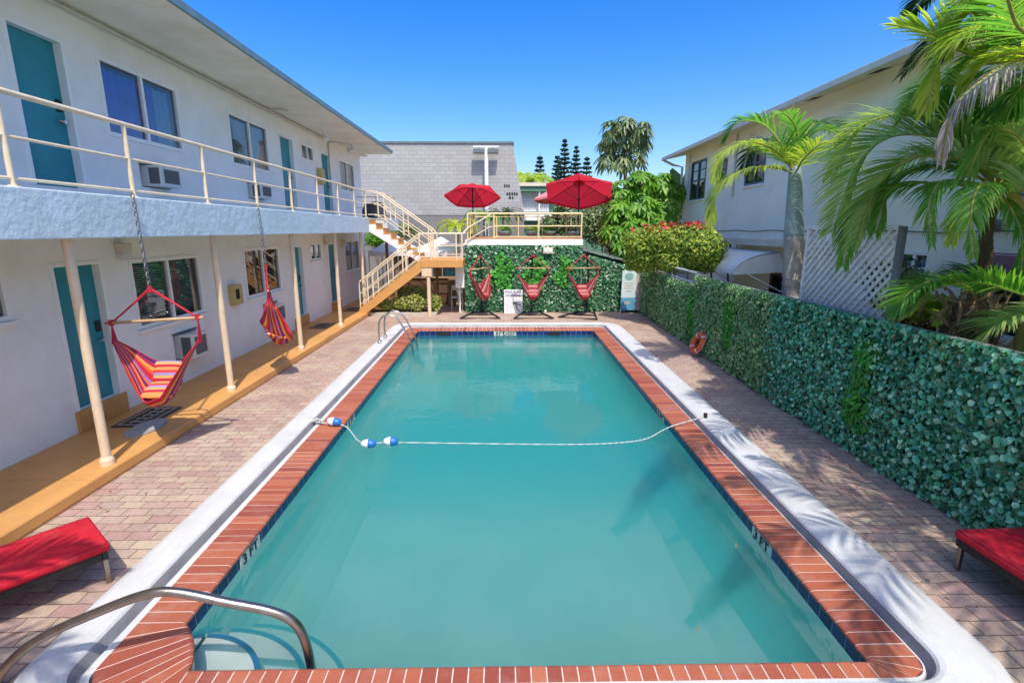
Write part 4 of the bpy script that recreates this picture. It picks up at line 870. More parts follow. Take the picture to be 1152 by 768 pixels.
# ------------------------------------------------------------------ palms
def frond(parent, pts, L, mat, n=46, rr=0.016, droop=0.5, up=0.25, ang=55, wid=0.035, side_bias=0.0, bare=0.12, name='frond'):
    """pinnate leaf: rachis through pts, leaflets on both sides, longest in the middle"""
    C_ = spline(pts, n+1); rac = MB(); rac.tube(C_[::2], [rr*(1-0.8*i/(len(C_[::2])-1)) for i in range(len(C_[::2]))], 5)
    mb = MB()
    n = int(n*1.6); C_ = spline(pts, n+1)
    for i in range(int(n*bare), n):
        u = i/n; p = C_[i]; t = (C_[i+1]-C_[i]).normalized()
        lat = t.cross(Vector((0, 0, 1)))
        if lat.length < 0.1: lat = Vector((1, 0, 0))
        lat.normalize(); nz = lat.cross(t).normalized()
        ll = L*(0.45+0.55*math.sin(math.pi*min(1, (u*0.95+0.12)))) * (1 if u < 0.85 else 1-(u-0.85)*2.5)
        for s_ in (-1, 1):
            a = R(ang*(1-0.45*u)+random.uniform(-7, 7)); d = (t*math.cos(a) + lat*s_*math.sin(a) + nz*(up+random.uniform(-0.12, 0.12))).normalized()
            l_ = ll*random.uniform(0.85, 1.08); ww = wid*random.uniform(0.68, 1.0); base = p + lat*s_*rr*0.5
            q_ = []; dd = d.copy(); pos = base.copy(); sl_ = l_/5; e = t.cross(d).normalized().cross(d) if False else d.cross(nz).normalized()
            wp = [0.35, 1.0, 0.95, 0.7, 0.4, 0.03]; vs = []
            for k in range(6):
                vs += [pos - e*ww*wp[k]*0.5, pos + e*ww*wp[k]*0.5]
                dd = (dd + Vector((0, 0, -droop*0.16*(1+k*0.6)))).normalized(); pos = pos + dd*sl_
            mb.add(vs, [(2*k, 2*k+1, 2*k+3, 2*k+2) for k in range(5)])
    f = mb.build(name, M[mat], parent, fix=False); rac.build('stem', M['rachis'], f, smooth=True); return f
def trunk(parent, pts, rads, mat, rings=True, name='trunk'):
    C_ = spline(pts, 40); rs = [rads[0]+(rads[1]-rads[0])*i/39 for i in range(40)]
    if rings: rs = [r_*(1+0.05*(1 if i % 2 else -1)) for i, r_ in enumerate(rs)]
    m_ = MB(); m_.tube(C_, rs, 14); return m_.build(name, M[mat], parent, smooth=True)
# palm with the blue-grey crownshaft behind the fence
c1 = Vector((5.17, 9.35, 3.72))
pa = empty('palm_tree', (5.25, 9.0, 0), 'palm with ringed grey trunk and smooth blue-grey crownshaft behind the right fence', 'palm')
trunk(pa, [(5.25, 9.0, -0.05), (5.23, 9.05, 1.3), (5.2, 9.2, 2.62)], (0.21, 0.165), 'bark')
sf = MB(); sf.tube(spline([(5.2, 9.2, 2.60), (5.19, 9.22, 2.75), (5.18, 9.28, 3.2), c1, c1+Vector((0, 0.02, 0.15))], 12), [0.155, 0.165, 0.165, 0.16, 0.15, 0.14, 0.13, 0.12, 0.11, 0.10, 0.08, 0.05], 14); sf.build('crownshaft', M['shaft'], pa, smooth=True)
frond(pa, [c1, at(868, 188, 9.1), at(835, 192, 8.9), at(806, 215, 8.8), at(799, 258, 8.8)], 0.52, 'fr_lime', 72, 0.02, 0.45, 0.15, 42, 0.03)
frond(pa, [c1, at(880, 165, 9.3), at(858, 140, 9.4), at(830, 138, 9.5), at(815, 160, 9.6)], 0.62, 'fr_green', 46, 0.02, 0.4, 0.3, 60, 0.04)
frond(pa, [c1, at(900, 165, 9.8), at(915, 140, 10.3), at(935, 140, 10.8), at(955, 165, 11.2)], 0.62, 'fr_green', 44, 0.02, 0.5, 0.3, 55, 0.04)
frond(pa, [c1, at(905, 178, 9.0), at(930, 160, 8.6), at(960, 175, 8.2), at(985, 220, 8.0)], 0.62, 'fr_lime', 44, 0.02, 0.5, 0.2, 55, 0.035)
frond(pa, [c1, at(875, 172, 9.2), at(845, 160, 9.0), at(815, 172, 8.8), at(803, 205, 8.7)], 0.5, 'fr_lime', 60, 0.02, 0.5, 0.2, 48, 0.03)
frond(pa, [c1, at(905, 160, 9.4), at(925, 145, 9.3), at(948, 158, 9.1), at(962, 190, 9.0)], 0.5, 'fr_green', 54, 0.02, 0.5, 0.2, 50, 0.03)
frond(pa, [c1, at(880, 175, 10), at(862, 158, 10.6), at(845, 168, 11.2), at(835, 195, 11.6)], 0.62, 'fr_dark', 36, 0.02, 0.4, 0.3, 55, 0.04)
frond(pa, [c1, at(897, 160, 9.2), at(893, 140, 8.9), at(880, 128, 8.4), at(862, 135, 7.8)], 0.45, 'fr_green', 30, 0.02, 0.3, 0.3, 40, 0.035)
sp3 = MB(); sp3.tube([c1, at(892, 150, 9.35), at(892.5, 112, 9.35)], [0.03, 0.02, 0.003], 6); sp3.build('spear_leaf', M['rachis'], pa)
# feathery palm at the right edge
cA = Vector((4.95, 5.3, 3.28)); cA = at(1122, 212, 5.4)
pb = empty('palm_tree', (5.25, 5.5, 0), 'feathery palm with long arching fronds and yellow sheath at the right edge', 'palm')
trunk(pb, [(5.05, 5.9, -0.05), at(1098, 330, 5.9), at(1110, 260, 5.7), cA], (0.085, 0.05), 'brownbark')
trunk(pb, [(5.7, 5.3, -0.05), at(1160, 300, 5.3), at(1146, 235, 5.3), at(1132, 205, 5.35)], (0.06, 0.045), 'yshaft', False, 'sheath')
FA = [
 ([at(1180, 215, 5.2), at(1120, 195, 5.2), at(1070, 178, 5.3), at(1020, 180, 5.6), at(985, 215, 5.9), at(962, 275, 6.1)], 0.7, 'fr_pale', 76, 0.4, 0.4, 60, 0.036),
 ([cA, at(1085, 165, 5.7), at(1050, 140, 6.0), at(1005, 130, 6.4), at(960, 150, 6.8), at(935, 200, 7.1)], 0.6, 'fr_lime', 70, 0.45, 0.3, 58, 0.034),
 ([cA, at(1150, 215, 5.0), at(1160, 180, 4.9), at(1140, 150, 4.8), at(1110, 145, 4.8)], 0.45, 'fr_pale', 46, 0.4, 0.3, 55, 0.03),
 ([cA, at(1140, 240, 5.2), at(1150, 270, 5.1), at(1148, 310, 5.1)], 0.34, 'fr_green', 34, 0.6, 0.1, 50, 0.026),
 ([cA, at(1105, 225, 5.2), at(1080, 245, 5.1), at(1070, 275, 5.1)], 0.3, 'fr_lime', 30, 0.6, 0.1, 50, 0.026),
 ([cA, at(1080, 190, 5.6), at(1035, 190, 5.8), at(1000, 215, 6.0), at(985, 262, 6.1)], 0.55, 'fr_green', 58, 0.6, 0.2, 55, 0.034),
 ([cA, at(1125, 175, 5.2), at(1135, 130, 5.2), at(1150, 100, 5.3)], 0.5, 'fr_green', 46, 0.4, 0.3, 55, 0.032),
 ([cA, at(1060, 207, 5.6), at(1010, 208, 5.9), at(968, 235, 6.2), at(948, 300, 6.5)], 0.62, 'fr_green', 58, 0.7, 0.15, 55, 0.034),
 ([at(1190, 190, 5.2), at(1100, 168, 5.3), at(1047, 153, 5.5), at(998, 156, 5.8), at(962, 190, 6.1), at(935, 262, 6.4)], 0.85, 'fr_pale', 80, 0.35, 0.45, 62, 0.036),
 ([cA, at(1085, 205, 5.2), at(1058, 205, 5.1), at(1046, 232, 5.1), at(1048, 278, 5.1)], 0.36, 'fr_green', 34, 0.7, 0.1, 50, 0.026),
 ([cA, at(1110, 205, 5.0), at(1098, 215, 4.8), at(1092, 245, 4.7), at(1094, 290, 4.7)], 0.36, 'fr_green', 34, 0.7, 0.1, 50, 0.026),
 ([cA, at(1100, 170, 5.4), at(1080, 140, 5.4), at(1055, 120, 5.4), at(1028, 128, 5.4)], 0.5, 'fr_green', 46, 0.4, 0.3, 55, 0.032),
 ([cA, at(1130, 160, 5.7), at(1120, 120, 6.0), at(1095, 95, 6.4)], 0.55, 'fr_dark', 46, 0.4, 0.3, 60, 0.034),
 ([cA, at(1150, 190, 5.2), at(1175, 200, 5.0), at(1190, 250, 4.8)], 0.5, 'fr_green', 40, 0.5, 0.2, 55, 0.032),
 ([cA, at(1090, 185, 5.9), at(1040, 175, 6.5), at(990, 205, 7.0), at(970, 260, 7.3)], 0.6, 'fr_pale', 54, 0.6, 0.25, 55, 0.034),
 ([cA, at(1150, 150, 5.5), at(1180, 120, 5.6), at(1215, 130, 5.7)], 0.5, 'fr_green', 40, 0.5, 0.3, 55, 0.032),
 ([cA, at(1145, 225, 5.6), at(1160, 235, 5.9), at(1175, 290, 6.1)], 0.4, 'fr_dark', 30, 0.5, 0.2, 55, 0.03),
]
for P, L, mt, n_, dr2, up_, an, wd in FA: frond(pb, P, L, mt, n_, 0.018, dr2, up_, an, wd)
# tall palm whose crown fills the upper right corner
cB = at(1262, 30, 4.9)
pc = empty('palm_tree', (cB.x+0.15, cB.y+0.1, 0), 'tall palm with yellow-green crown and one dry grey frond in the upper right corner', 'palm')
trunk(pc, [(cB.x+0.15, cB.y+0.1, -0.05), (cB.x+0.1, cB.y, 2.5), cB], (0.17, 0.12), 'bark')
FB = [
 ([cB, at(1170, 95, 4.9), at(1120, 110, 5.0), at(1075, 95, 5.2), at(1035, 105, 5.4), at(1010, 140, 5.5)], 0.5, 'fr_pale', 64, 0.45, 0.3, 55, 0.034),
 ([cB, at(1180, 20, 4.9), at(1140, -15, 4.9), at(1100, -10, 5.0), at(1075, 15, 5.0)], 0.5, 'fr_lime', 50, 0.4, 0.3, 50, 0.034),
 ([cB, at(1190, 75, 4.7), at(1150, 60, 4.6), at(1110, 70, 4.7), at(1085, 100, 4.8)], 0.42, 'fr_lime', 50, 0.5, 0.25, 50, 0.03),
 ([cB, at(1175, 10, 5.0), at(1130, 0, 5.0), at(1085, 20, 5.1), at(1065, 60, 5.2)], 0.5, 'fr_lime', 60, 0.4, 0.3, 50, 0.036),
 ([cB, at(1180, 60, 5.2), at(1130, 50, 5.4), at(1085, 75, 5.6), at(1062, 120, 5.7)], 0.5, 'fr_green', 60, 0.5, 0.25, 50, 0.034),
 ([cB, at(1190, 110, 5.4), at(1150, 95, 5.6), at(1105, 105, 5.9), at(1075, 140, 6.1)], 0.5, 'fr_green', 56, 0.5, 0.25, 50, 0.034),
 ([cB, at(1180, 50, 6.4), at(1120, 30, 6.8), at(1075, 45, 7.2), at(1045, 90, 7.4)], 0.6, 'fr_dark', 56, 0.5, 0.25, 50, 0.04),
 ([cB, at(1150, 28, 4.8), at(1105, 32, 4.8), at(1062, 62, 4.9), at(1042, 125, 5.0)], 0.55, 'fr_lime', 60, 0.6, 0.2, 45, 0.034),
 ([cB, at(1130, 70, 5.1), at(1090, 62, 5.3), at(1050, 40, 5.4), at(1008, 28, 5.5)], 0.6, 'fr_lime', 54, 0.3, 0.3, 50, 0.036),
 ([cB, at(1120, 40, 5.2), at(1085, 0, 5.4), at(1060, -40, 5.6)], 0.7, 'fr_pale', 50, 0.2, 0.3, 45, 0.045),
 ([cB, at(1140, 70, 4.6), at(1108, 88, 4.5), at(1072, 125, 4.5), at(1058, 185, 4.6)], 0.30, 'fr_dry', 60, 1.4, 0.0, 50, 0.016),
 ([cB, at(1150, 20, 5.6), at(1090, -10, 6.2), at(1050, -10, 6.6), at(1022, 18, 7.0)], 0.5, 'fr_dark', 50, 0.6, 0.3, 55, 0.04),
 ([cB, at(1160, 90, 4.8), at(1135, 120, 4.8), at(1105, 160, 4.9), at(1088, 200, 5.0)], 0.45, 'fr_green', 46, 0.5, 0.2, 50, 0.03),
 ([cB, at(1160, 40, 4.4), at(1130, -10, 3.9), at(1100, -60, 3.4), at(1060, -70, 2.8)], 0.6, 'fr_green', 50, 0.5, 0.3, 55, 0.036),
 ([cB, at(1120, 95, 5.4), at(1085, 90, 5.7), at(1050, 95, 6.0), at(1020, 125, 6.3)], 0.55, 'fr_green', 46, 0.5, 0.3, 50, 0.034),
 ([cB, cB+Vector((0.6, 0.2, 0.5)), cB+Vector((1.4, 0.5, 0.4)), cB+Vector((2.1, 0.7, -0.4))], 0.6, 'fr_green', 46, 0.5, 0.3, 50, 0.034),
 ([cB, cB+Vector((0.3, -0.7, 0.5)), cB+Vector((0.5, -1.5, 0.5)), cB+Vector((0.5, -2.2, -0.2))], 0.6, 'fr_green', 46, 0.5, 0.3, 50, 0.034),
 ([cB, cB+Vector((-0.3, -0.9, 0.7)), cB+Vector((-0.8, -1.7, 0.8)), cB+Vector((-1.2, -2.3, 0.3))], 0.6, 'fr_green', 46, 0.5, 0.3, 50, 0.034),
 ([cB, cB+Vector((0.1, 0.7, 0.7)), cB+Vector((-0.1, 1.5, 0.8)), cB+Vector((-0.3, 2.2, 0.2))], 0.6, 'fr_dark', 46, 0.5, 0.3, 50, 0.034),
]
for P, L, mt, n_, dr2, up_, an, wd in FB: frond(pc, P, L, mt, n_, 0.018, dr2, up_, an, wd)
# short palm just behind the fence
cC = at(1098, 338, 5.3)
pe = empty('palm_tree', (cC.x+0.02, 5.3, 0), 'short stout palm with shaggy brown fibre just behind the right fence', 'palm')
trunk(pe, [(cC.x+0.03, 5.3, -0.05), (cC.x+0.02, 5.3, 1.2), cC], (0.13, 0.10), 'fibre')
fb = rng.normal(size=(420, 3))*np.array([0.12, 0.12, 0.16]) + np.array(cC) + np.array([0, 0, -0.25])
leaf_mb(fb, 0.22, None, 1, (0, 0, -1), 0.35, 0.12, 0.3).build('fibre', M['fibre'], pe, fix=False)
FC = [
 ([cC, at(1086, 322, 5.2), at(1050, 316, 5.1), at(1022, 330, 5.0), at(1006, 358, 5.0)], 0.42, 'fr_green', 50, 0.35, 0.35, 58, 0.032),
 ([at(1215, 350, 4.7), at(1152, 332, 4.8), at(1100, 318, 4.9), at(1050, 326, 5.0), at(1022, 352, 5.05)], 0.45, 'fr_green', 70, 0.25, 0.55, 60, 0.034),
 ([cC, at(1075, 340, 5.6), at(1050, 342, 5.9), at(1030, 362, 6.1)], 0.34, 'fr_lime', 36, 0.5, 0.3, 50, 0.03),
 ([at(1200, 340, 4.9), at(1150, 352, 4.9), at(1120, 365, 4.9), at(1100, 395, 5.0)], 0.40, 'fr_pale', 44, 0.3, 0.3, 60, 0.034),
 ([cC, at(1115, 320, 5.5), at(1140, 315, 5.8), at(1170, 340, 6.1)], 0.42, 'fr_green', 40, 0.4, 0.3, 55, 0.034),
 ([cC, at(1100, 310, 5.7), at(1085, 300, 6.1), at(1060, 310, 6.4)], 0.42, 'fr_dark', 36, 0.4, 0.3, 55, 0.034),
]
for P, L, mt, n_, dr2, up_, an, wd in FC: frond(pe, P, L, mt, n_, 0.014, dr2, up_, an, wd)
for (px, py, Y_, lb_) in ((1040, 345, 6.0, 'bright lime fan-leaved plant behind the fence left of the short stout palm'), (1068, 358, 5.7, 'low lime plant between the fan-leaved plant and the short stout palm')):
    c = at(px, py, Y_); t = empty('garden_plant', (c.x, c.y, 0), lb_, 'plant', 'lime plants behind the right fence')
    for k in range(9):
        a = 2*math.pi*k/9+0.3; d = Vector((math.cos(a), math.sin(a), 0)); frond(t, [c-Vector((0, 0, 0.25)), c+d*0.15, c+d*0.36+Vector((0, 0, 0.1)), c+d*0.55+Vector((0, 0, -0.02))], 0.2, 'fr_lime', 20, 0.008, 0.4, 0.3, 45, 0.03)
    m_ = MB(); m_.tube([(c.x, c.y, -0.05), (c.x, c.y, c.z-0.2)], 0.03, 6); m_.build('stem', M['brownbark'], t)
# palms beside and behind the viewer: outside the picture, their shade falls into it
def full_palm(name, x, y, h, label, nf=11, L=2.3, mat='fr_green', skip=None):
    t = empty(name, (x, y, 0), label, 'palm'); c = Vector((x, y, h)); trunk(t, [(x, y, -0.05), (x+0.05, y, h*0.5), c], (0.15, 0.10), 'bark')
    for k in range(nf):
        a = 2*math.pi*(k+0.3*random.random())/nf; e = random.uniform(0.25, 0.75)
        d = Vector((math.cos(a), math.sin(a), 0))
        frond(t, [c, c+d*L*0.3+Vector((0, 0, L*0.3*e)), c+d*L*0.68+Vector((0, 0, L*0.32*e)), c+d*L*0.98+Vector((0, 0, -L*0.22*(1.2-e)))], 0.5, mat, 30, 0.018, 0.5, 0.25, 52, 0.045)
    return t
full_palm('palm_tree', 4.9, 1.3, 4.9, 'palm standing behind the right fence beside the near end of the pool', 12, 2.4)
full_palm('palm_tree', -3.6, 0.2, 4.3, 'palm standing between the near lounger and the motel', 9, 1.7)

# ------------------------------------------------------------------ leafy trees, shrubs
def blob_pts(n, c, r, shell=0.55):
    d = rng.normal(size=(n, 3)); d /= np.linalg.norm(d, axis=1, keepdims=True); rad = rng.uniform(shell, 1, n)**0.6
    return d*rad[:, None]*np.array(r)+np.array(c), d
def whorls(centres, axes, n_leaf, L, droop=0.5, wid=0.28):
    mb = MB()
    for c, ax in zip(centres, axes):
        c = Vector(c); ax = Vector(ax).normalized(); a0 = random.random()*6.28
        e1 = ax.orthogonal().normalized(); e2 = ax.cross(e1)
        for k in range(n_leaf):
            a = a0+2*math.pi*k/n_leaf; d = (e1*math.cos(a)+e2*math.sin(a)+ax*0.25).normalized(); l_ = L*random.uniform(0.8, 1.15)
            s_ = d.cross(ax).normalized()*l_*wid*0.5; p1 = c+d*l_*0.45; p2 = c+d*l_*0.85+Vector((0, 0, -droop*l_*0.4)); p3 = c + d*l_*1.05 + Vector((0, 0, -droop*l_*0.8))
            mb.add([c, p1-s_, p1+s_, p2-s_*0.8, p2+s_*0.8, p3], [(0, 1, 2), (1, 3, 4, 2), (3, 5, 4)])
    return mb
def whorl_tree(name, base, trunk_pts, clumps, n_per, L, mat, label, cat='tree', group=None, nl=8, bark='brownbark', tr=(0.09, 0.04), droop=0.6, wid=0.28):
    t = empty(name, base, label, cat, group); m_ = MB(); m_.tube(spline(trunk_pts, 14), [tr[0]+(tr[1]-tr[0])*i/13 for i in range(14)], 8)
    cs, ax = [], []
    for c, r_ in clumps:
        p, d = blob_pts(n_per, c, r_, 0.6); cs += list(p); ax += list(d*0.8+np.array([0, 0, 0.8])); 
        m_.tube([trunk_pts[-1], c], 0.02, 5)
    m_.build('trunk', M[bark], t, smooth=True); whorls(cs, ax, nl, L, droop, wid).build('crown', M[mat], t, fix=False); return t
# tall umbrella tree against the sky
cl = []
for px, py, rr2 in ((688, 145, 1), (703, 140, 1.0), (722, 146, 0.95), (684, 165, 0.9), (703, 160, 1.2), (720, 162, 1.0), (682, 180, 0.85), (698, 182, 1.1), (715, 180, 1.0)):
    c = at(px, py, 36+random.uniform(-0.8, 0.8)); cl.append((tuple(c), (0.62*rr2, 0.62*rr2, 0.5*rr2)))
b0 = at(702, 258, 36); whorl_tree('umbrella_tree', (b0.x, 36, 0), [(b0.x, 36, 0), tuple(at(703, 215, 36)), tuple(at(703, 170, 36))], cl, 15, 0.52, 'tree2', 'tall tree with drooping olive leaf clusters standing alone against the sky', 'tree', nl=8, tr=(0.16, 0.08), droop=0.9, wid=0.34)
# bright tree behind the deck corner
cl = []
for px, py, Y_, s_ in ((700, 215, 19, .8), (722, 205, 19, .8), (745, 208, 19.3, .8), (762, 215, 20, .6), (695, 240, 18.5, .9), (720, 232, 18.6, 1), (746, 236, 19, .9), (712, 258, 18.2, .8), (735, 258, 18.4, .8), (690, 262, 18.2, .6), (700, 278, 18, .5)):
    cl.append((tuple(at(px, py, Y_)), (0.62*s_, 0.55*s_, 0.5*s_)))
whorl_tree('umbrella_tree', (5.0, 18.8, 0), [(5.05, 18.8, 0), (4.95, 18.8, 1.5), (4.8, 18.9, 3.0)], cl, 38, 0.30, 'tree1', 'bright green umbrella tree behind the corner where the two ivy walls meet', 'tree', nl=8, droop=0.6, wid=0.34)
# yellow-green hedge with red blossom
hb = empty('blossom_hedge', (5.5, 14.6, 0), 'yellow-green hedge topped with red blossom in front of the neighbouring house', 'hedge')
pp, nn_ = [], []
for px, py, Y_, rx, rz in ((722, 272, 15.2, .6, .42), (745, 268, 14.8, .7, .42), (770, 272, 14.2, .75, .45), (792, 278, 13.6, .6, .42), (735, 290, 15, .7, .4), (765, 292, 14.2, .7, .4), (757, 280, 14.5, .7, .5), (780, 282, 14.0, .7, .5), (733, 280, 15.0, .7, .5), (720, 292, 15.4, .5, .4), (790, 292, 13.8, .5, .38), (785, 265, 14, .5, .3)):
    p, d = blob_pts(1300, at(px, py, Y_), (rx, 0.65, rz), 0.55); pp.append(p); nn_.append(d)
pp = np.concatenate(pp); nn_ = np.concatenate(nn_)
leaf_mb(pp, 0.085, nn_+np.array([0, 0, 0.5]), 0.5, (0, 0, -0.3), 1, 0.6).build('leaves', M['hedgeyl'], hb, fix=False)
k = (nn_[:, 2] > 0.55) & (pp[:, 2] > 2.72); q = pp[k]; q = q[rng.permutation(len(q))[:240]]+np.stack([rng.normal(0, .05, 240), rng.normal(0, .05, 240), rng.uniform(-0.12, 0.12, 240)], 1)
leaf_mb(q, 0.10, (0, -0.3, 1), 0.8, (0, 0, 1), 1, 0.8).build('blossom', M['redfl'], hb, fix=False)
m_ = MB()
for x, y in ((4.9, 15.1), (5.3, 14.8), (5.8, 14.3), (6.1, 13.9)): m_.tube([(x, y, -0.03), (x+0.08, y, 1.2), (x-0.02, y, 2.1)], 0.025, 6)
m_.build('stems', M['brownbark'], hb)
def shrub(name, c, r_, n_, size, mat, label, cat='shrub', base=None, group=None, width=0.5, tipv=(0, 0, -0.4), stems=4, lobes=5, shell=0.3):
    t = empty(name, (c[0], c[1], base if base is not None else 0.0), label, cat, group); P = []
    for k in range(lobes):
        cc_ = (c[0]+random.uniform(-.5, .5)*r_[0], c[1]+random.uniform(-.4, .4)*r_[1], c[2]+random.uniform(-.4, .4)*r_[2]); p, d = blob_pts(n_//lobes, cc_, [v*0.65 for v in r_], shell); P.append(p)
    P = np.concatenate(P); leaf_mb(P, size, (P-np.array(c))*1.5+np.array([0, -0.2, 0.5]), 0.6, tipv, 1, width).build('leaves', M[mat], t, fix=False)
    m2 = MB(); b_ = base if base is not None else 0.0
    for k in range(stems): m2.tube([(c[0]+random.uniform(-.15, .15), c[1]+random.uniform(-.1, .1), b_-0.02), (c[0]+random.uniform(-.6, .6)*r_[0], c[1]+random.uniform(-.3, .3)*r_[1], c[2])], 0.014, 5)
    m2.build('stems', M['brownbark'], t); return t
# background greenery past the deck
G2 = 'shrubs behind the sun deck'
for (px, py, Y_, r_, n_, sz, mt, lb_, ct) in (
 (620, 262, 22.6, (0.8, .6, .9), 1500, 0.16, 'shrub', 'loose olive shrub behind the sun deck railing below the pink umbrella', 'shrub'),
 (640, 250, 22.8, (0.8, .6, 1.1), 1700, 0.15, 'shrub', 'tall pale-leaved shrub rising just left of the big red umbrella pole', 'shrub'),
 (668, 250, 21.4, (0.8, .6, 1.1), 1700, 0.14, 'shrub', 'grey-green feathery shrub right of the big red umbrella pole', 'shrub'),
 (683, 258, 19.2, (0.45, .4, .5), 700, 0.13, 'hedgeyl', 'yellow-green shrub beside the right corner of the sun deck', 'shrub'),
 (706, 290, 17.9, (0.6, .35, .45), 1100, 0.10, 'tree1', 'low green bush behind the sloping ivy wall', 'shrub'),
 (690, 240, 24, (1.2, .6, 1.2), 1500, 0.2, 'tree2', 'dark green thicket behind the big red umbrella', 'shrub'),
 (730, 285, 17.0, (0.5, .35, .6), 1100, 0.10, 'tree2', 'dark bush in the corner behind the guard rail', 'shrub'),
 (748, 245, 24, (1.4, .6, 0.8), 1200, 0.2, 'tree2', 'dark foliage between the umbrella tree and the neighbouring house', 'shrub'),
 ):
    c = at(px, py, Y_); shrub('shrub', tuple(c), r_, n_, sz, mt, lb_, ct, None)
c = at(686, 275, 18.3); t = empty('ti_plant', (c.x, c.y, 0), 'red-leaved ti plant just right of the sun deck corner', 'plant')
whorls([c+Vector((random.uniform(-.3, .35), random.uniform(-.2, .2), random.uniform(-.3, .45))) for _ in range(16)], [(random.uniform(-.4, .4), -0.2, 1) for _ in range(16)], 9, 0.30, 0.5, 0.24).build('leaves', M['redleaf'], t, fix=False)
m_ = MB(); m_.tube([(c.x, c.y, -0.05), (c.x, c.y, c.z)], 0.03, 6); m_.build('stem', M['brownbark'], t)
# bird-of-paradise / banana leaves
bn = empty('banana_plant', (6.35, 20.8, 0), 'banana-leaved plant standing at the corner of the neighbouring house', 'plant'); bl = MB()
for (p0, p1, p2, wd) in (((770, 262), (765, 215), (755, 190), .26), ((772, 262), (768, 225), (772, 195), .2), ((768, 262), (752, 240), (738, 235), .24), ((775, 262), (780, 225), (779, 200), .2), ((770, 265), (756, 255), (744, 262), .24), ((772, 265), (760, 225), (748, 212), .2)):
    A_, B_, C2 = at(*p0, 20.8), at(*p1, 20.7), at(*p2, 20.5); S_ = spline([A_, B_, C2], 10); row = []
    for i, p in enumerate(S_):
        t_ = (S_[min(i+1, 9)]-S_[max(i-1, 0)]).normalized(); e = t_.cross(Vector((0, -1, 0.2))).normalized(); wdt = wd*math.sin(math.pi*max(0, (i-2))/7.6) if i > 2 else 0.02
        row.append([p-e*wdt+Vector((0, 0, .0)), p+Vector((0, 0.05, -0.03)), p+e*wdt])
    bl.grid(row)
bl.build('leaves', M['banana'], bn, fix=False)
m_ = MB(); m_.tube([(6.35, 20.8, -0.05), at(771, 262, 20.8)], 0.08, 8); m_.build('stem', M['bark'], bn)
# croton bushes in the planter
pl = empty('planter_bed', (-3.35, 16.7, 0), 'low concrete planter bed under the staircase', 'planter')
m_ = MB(); m_.bbox(-4.36, -2.2, 16.38, 16.50, -0.02, 0.12, 0.01); m_.bbox(-2.3, -2.2, 16.501, 17.3, -0.02, 0.12, 0.01); m_.build('kerb', M['planter'], pl)
m_ = MB(); m_.box(-4.36, -2.301, 16.501, 17.3, -0.02, 0.08); m_.build('soil', M['soil'], pl)
for i, (x, y, z, rx, rz, lb_) in enumerate(((-3.75, 16.62, 0.30, 0.34, 0.26, 'low variegated bush at the left end of the planter under the stairs'), (-3.25, 16.6, 0.40, 0.38, 0.34, 'variegated bush second from the left in the planter'), (-2.8, 16.6, 0.48, 0.36, 0.42, 'tall pale croton bush left of the landing post'), (-2.42, 16.7, 0.42, 0.32, 0.38, 'croton bush at the right end of the planter by the landing post'), (-3.0, 16.95, 0.62, 0.5, 0.4, 'dark-backed croton bush at the rear of the planter'))):
    shrub('croton_bush', (x, y, z), (rx, 0.3, rz), 1100, 0.10, 'croton', lb_, 'bush', 0.08, 'croton bushes in the planter', 0.5, (0, 0, -0.2), 3, 4, 0.4)
# green bits seen beyond
for (px, py, Y_, r_, n_, sz, mt, lb_) in (
 (427, 272, 23.5, (0.9, .5, .5), 900, 0.14, 'tree1', 'green bush behind the motel corner under the balcony end'),
 (450, 262, 24.5, (0.9, .4, .5), 700, 0.15, 'shrub', 'bush showing between the upper stair flight and the white canopy'),
 ):
    c = at(px, py, Y_); shrub('shrub', tuple(c), r_, n_, sz, mt, lb_)
c = Vector((5.75, 7.3, 1.9)); shrub('shrub', tuple(c), (0.35, 0.9, 0.55), 1300, 0.10, 'tree2', 'dark green shrub seen through the wooden lattice')
c = Vector((5.6, 6.7, 1.55)); shrub('shrub', tuple(c), (0.3, 0.4, 0.4), 500, 0.10, 'redleaf', 'reddish shrub seen through the lower right of the wooden lattice')
# small fan-leaved palms behind the deck
def small_palm(x, y, h, L, label, mat='fr_lime', nf=10, lw=0.04, base=0.0, ll=0.3):
    t = empty('small_palm', (x, y, base), label, 'palm'); c = Vector((x, y, h)); trunk(t, [(x, y, base-0.03), (x, y, (h+base)/2), c], (0.07, 0.05), 'bark')
    for k in range(nf):
        a = 2*math.pi*(k+0.4*random.random())/nf; e = random.uniform(0.5, 1.2); d = Vector((math.cos(a), math.sin(a)*0.8, 0))
        frond(t, [c, c+d*L*0.35+Vector((0, 0, L*0.35*e)), c+d*L*0.75+Vector((0, 0, L*0.3*e)), c+d*L+Vector((0, 0, -L*0.1))], ll, mat, 20, 0.012, 0.5, 0.3, 50, lw)
c = at(515, 262, 19.4); small_palm(c.x, c.y, c.z+0.1, 0.85, 'bushy lime-green palm between the landing rail and the small umbrella', 'fr_lime', 13)
c = at(548, 250, 23.3); small_palm(c.x, c.y, c.z, 1.2, 'dark green palm behind the sun deck beside the small umbrella', 'fr_green', 11)
c = at(566, 246, 23.6); small_palm(c.x, c.y, c.z, 1.1, 'dark palm in front of the right edge of the white block building', 'fr_dark', 11)
c = at(592, 210, 42); small_palm(c.x, c.y, c.z, 2.6, 'yellow-green palm crown rising behind the flat-roofed green house', 'fr_lime', 14, 0.12, 0, 0.9)
